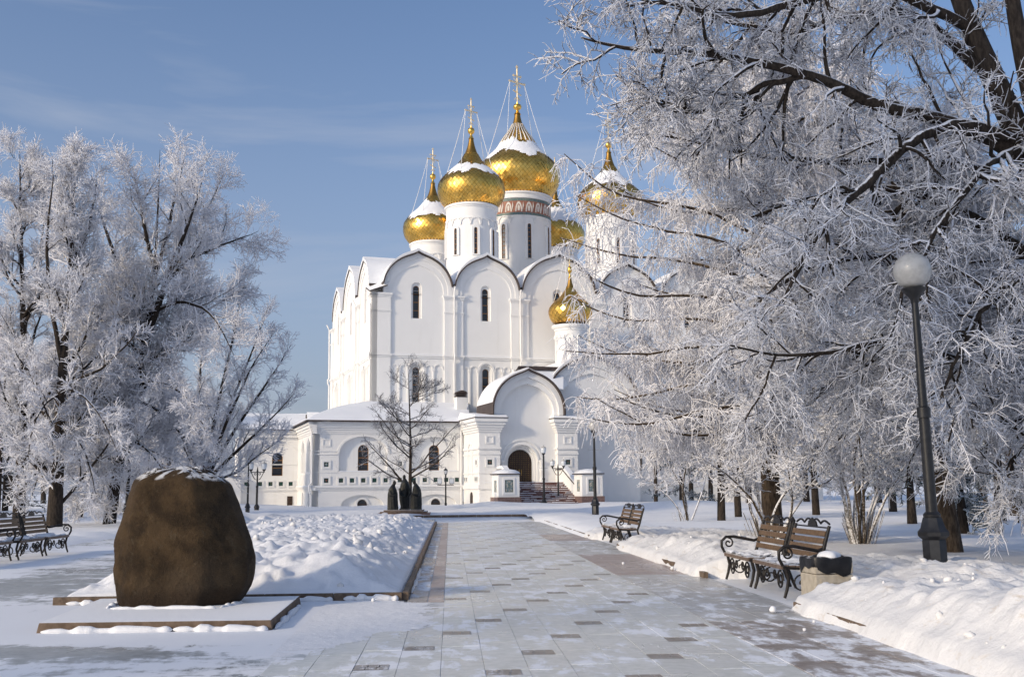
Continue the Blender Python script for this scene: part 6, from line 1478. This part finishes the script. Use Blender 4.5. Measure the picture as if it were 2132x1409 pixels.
# ---------------------------------------------------------------- shrubs: many stems from one root
def shrub(name, label, u, v, Yd, stems, seed, r=.035, n2=8, n3=5, suckers=30):
    rg = np.random.default_rng(seed); base = aty(u, v, Yd); base[2] = 0.02
    lines = [(pxline([(a, b, Yd + dy*k/(len(pts) - 1)) for k, (a, b) in enumerate(pts)]), r*rg.uniform(.7, 1.2), .010) for pts, dy in stems]
    PL, RL = lines_same(lines, 14); PL = wiggle(PL, .025, rg)
    P2, R2 = sprout(PL, RL, n2, rg, (.35, 1.), (25, 60), (.5, 1.3), .4, 6, .03, .18, .018, .010, .8, (0, 0, .1))
    P3, R3 = sprout(P2, R2, n3, rg, (.2, 1.), (30, 70), (.2, .5), .3, 4, .02, .25, .014, .009, 1.2)
    P4, R4 = sprout(P3, R3, 3, rg, (.2, 1.), (30, 70), (.08, .22), .3, 3, .02, .25, .013, .009, 1.2)
    # young shoots at the foot
    a = rg.uniform(0, 2*pi, suckers); l = rg.uniform(.35, .95, suckers); o = rg.uniform(.02, .35, suckers); s = np.linspace(0, 1, 5)[None]
    PS = np.stack([base[0] + (np.cos(a)*o)[:, None] + (np.cos(a)*l*.35)[:, None]*s, base[1] + (np.sin(a)*o)[:, None] + (np.sin(a)*l*.35)[:, None]*s, .05 + l[:, None]*s], -1)
    t = empty(name, tuple(base)); tag(t, label, 'shrub', 'frosted shrubs'); b = base[None]
    V, F = tubes(PL, RL, 7); np_mesh('stems', V - b, F, 'frost_shrub', t)
    V, F = join([tubes(P2, R2, 4), tubes(P3, R3, 3), tubes(P4, R4, 3)]); np_mesh('crown', V - b, F, 'frost_near', t)
    V, F = tubes(PS, np.full((suckers, 5), .011), 4); np_mesh('young_shoots', V - b, F, 'frost_shrub', t)
    return t
shrub('shrub', 'many-stemmed frosted shrub with a fan of bare stems behind the bin', 1795, 1143, 27.0, [
    ([(1780, 1143), (1762, 1060), (1748, 980), (1750, 920), (1765, 860)], .5), ([(1788, 1143), (1790, 1060), (1805, 1000), (1840, 930), (1870, 850)], -.6), ([(1796, 1143), (1810, 1060), (1840, 1000), (1880, 920), (1900, 840)], .3),
    ([(1802, 1143), (1830, 1070), (1860, 1010), (1900, 950), (1940, 880)], -.4), ([(1785, 1143), (1778, 1050), (1795, 960), (1830, 880), (1850, 800)], .8), ([(1792, 1143), (1785, 1070), (1772, 1000), (1780, 920), (1800, 840)], -.8),
    ([(1800, 1143), (1812, 1080), (1826, 1030), (1850, 985), (1900, 930)], .6), ([(1783, 1143), (1770, 1080), (1762, 1010), (1735, 930), (1700, 860)], .2), ([(1798, 1143), (1802, 1050), (1800, 970), (1790, 900), (1810, 820)], -1.)], 51, .055, 10, 7, 44)
shrub('shrub', 'frosted shrub with crooked stems around the larch trunk', 1592, 1132, 26.6, [
    ([(1600, 1132), (1580, 1060), (1575, 1000), (1560, 950), (1545, 900)], .5), ([(1605, 1132), (1612, 1060), (1640, 1020), (1690, 970), (1725, 910)], -.3), ([(1590, 1132), (1565, 1070), (1552, 1010), (1540, 960), (1500, 920)], .4),
    ([(1612, 1132), (1640, 1080), (1680, 1020), (1720, 960), (1760, 880)], .3), ([(1615, 1132), (1640, 1090), (1650, 1040), (1640, 980), (1625, 930)], -.6), ([(1596, 1132), (1590, 1080), (1560, 1030), (1520, 990), (1470, 960)], -.5)], 52, .05, 10, 7, 26)
shrub('shrub', 'low frosted bush spreading before the church pedestal', 1420, 1082, 46., [
    ([(1425, 1082), (1400, 1040), (1350, 1000), (1300, 960)], 1.), ([(1430, 1082), (1430, 1030), (1400, 970), (1350, 930)], -.5), ([(1440, 1082), (1460, 1030), (1470, 980), (1450, 930)], .5), ([(1432, 1082), (1420, 1020), (1430, 960), (1440, 900)], -1.)], 53, .05, 12, 8, 10)

# ---------------------------------------------------------------- conifers
def conifer(name, label, u, v, h, spread, seed, mat, z0=.6, dens=1., Y=None, lean=.9):
    rg = np.random.default_rng(seed); b = ground(u, v); PT, RT_ = lines_same([([(b[0], b[1], -.1), (b[0], b[1], h*.5), (b[0], b[1], h)], .2, .02)], 14)
    n = int(36*dens); t = rg.random(n)**.8; za = z0 + (h - z0)*t; az = rg.uniform(0, 2*pi, n); ln = spread*(1 - t)**.8*rg.uniform(.75, 1.1, n) + .25
    s = np.linspace(0, 1, 9)[None]
    PB = np.stack([b[0] + np.cos(az)[:, None]*ln[:, None]*s, b[1] + np.sin(az)[:, None]*ln[:, None]*s, za[:, None] + ln[:, None]*(-.42*s + .25*s**2)], -1); RB = .03*(1 - s)*np.ones((n, 1)) + .008
    P2, R2 = sprout(PB, RB, 11, rg, (.1, 1.), (45, 75), (.35, .9), .5, 5, .10, .10, .014, .008, .9, (0, 0, -.12), .6)
    P3, R3 = sprout(P2, R2, 9, rg, (.05, 1.), (45, 80), (.12, .25), .2, 2, .03, .15, .026, .012, 3.)
    return tree_obj(name, label, 'tree', (b[0], b[1], 0), [tubes(PT, RT_, 10), tubes(PB, RB, 4)], [tubes(P2, R2*1.6, 3), tubes(P3, R3, 3)], 'bark', mat)
conifer('spruce_tree', 'dark spruce with frosted drooping boughs at the edge of the park', 2086, 1092, 11., 3.0, 61, 'needles', 1.1, 1.2)
conifer('pine_tree', 'small frost-grey pine behind the leaning ridged trunk', 2006, 1118, 2.6, 1.1, 62, 'needles_pale', .1, .6)
conifer('spruce_tree', 'dark frosty conifer behind the shrub', 1900, 1100, 4.2, 1.9, 63, 'needles', 1.2, .6)
conifer('spruce_tree', 'far dark conifer low between larch and leaning trunk', 1420, 1064, 5., 2.6, 64, 'needles', 1., .6)
conifer('spruce_tree', 'bluish spruce at the far edge behind the benches', -6, 1076, 12., 3.2, 65, 'needles', 1., .8)

# two unseen tall pines, added behind the viewer to shade the near tree
def shade_pine(x, y, seed):
    rg = np.random.default_rng(seed); PT, RT_ = lines_same([([(x, y, -.1), (x + .3, y, 15), (x + .1, y + .3, 31)], .36, .05)], 16)
    n = 34; t = rg.random(n); za = 20. + 10.5*t; az = rg.uniform(0, 2*pi, n); ln = (5.4*(1 - .6*t))*rg.uniform(.6, 1.1, n); s = np.linspace(0, 1, 9)[None]
    PB = np.stack([x + np.cos(az)[:, None]*ln[:, None]*s, y + np.sin(az)[:, None]*ln[:, None]*s, za[:, None] + ln[:, None]*(.12*s + .15*s**2)], -1); RB = .07*(1 - s)*np.ones((n, 1)) + .015
    P2, R2 = sprout(PB, RB, 9, rg, (.25, 1.), (30, 70), (.7, 1.6), .4, 4, -.05, .15, .03, .015, .9, (0, 0, .15))
    P3, R3 = sprout(P2, R2, 9, rg, (.3, 1.), (20, 80), (.25, .5), .2, 2, -.05, .15, .06, .03, 4.)
    return tree_obj('pine_tree', 'unseen tall bare-stemmed pine added behind the viewer for its shade', 'tree', (x, y, 0), [tubes(PT, RT_, 10), tubes(PB, RB, 5)], [tubes(P2, R2*1.5, 3), tubes(P3, R3, 3)], 'bark_brown', 'needles_pale', 'unseen pines added for shade')
pn = shade_pine(-28., -7., 91)
for (x, y, r, sc) in ((-35.5, -12., 2., 1.04),):
    o = copy_tree(pn); o.location = (x, y, 0); o.rotation_euler = (0, 0, r); o.scale = (sc,)*3
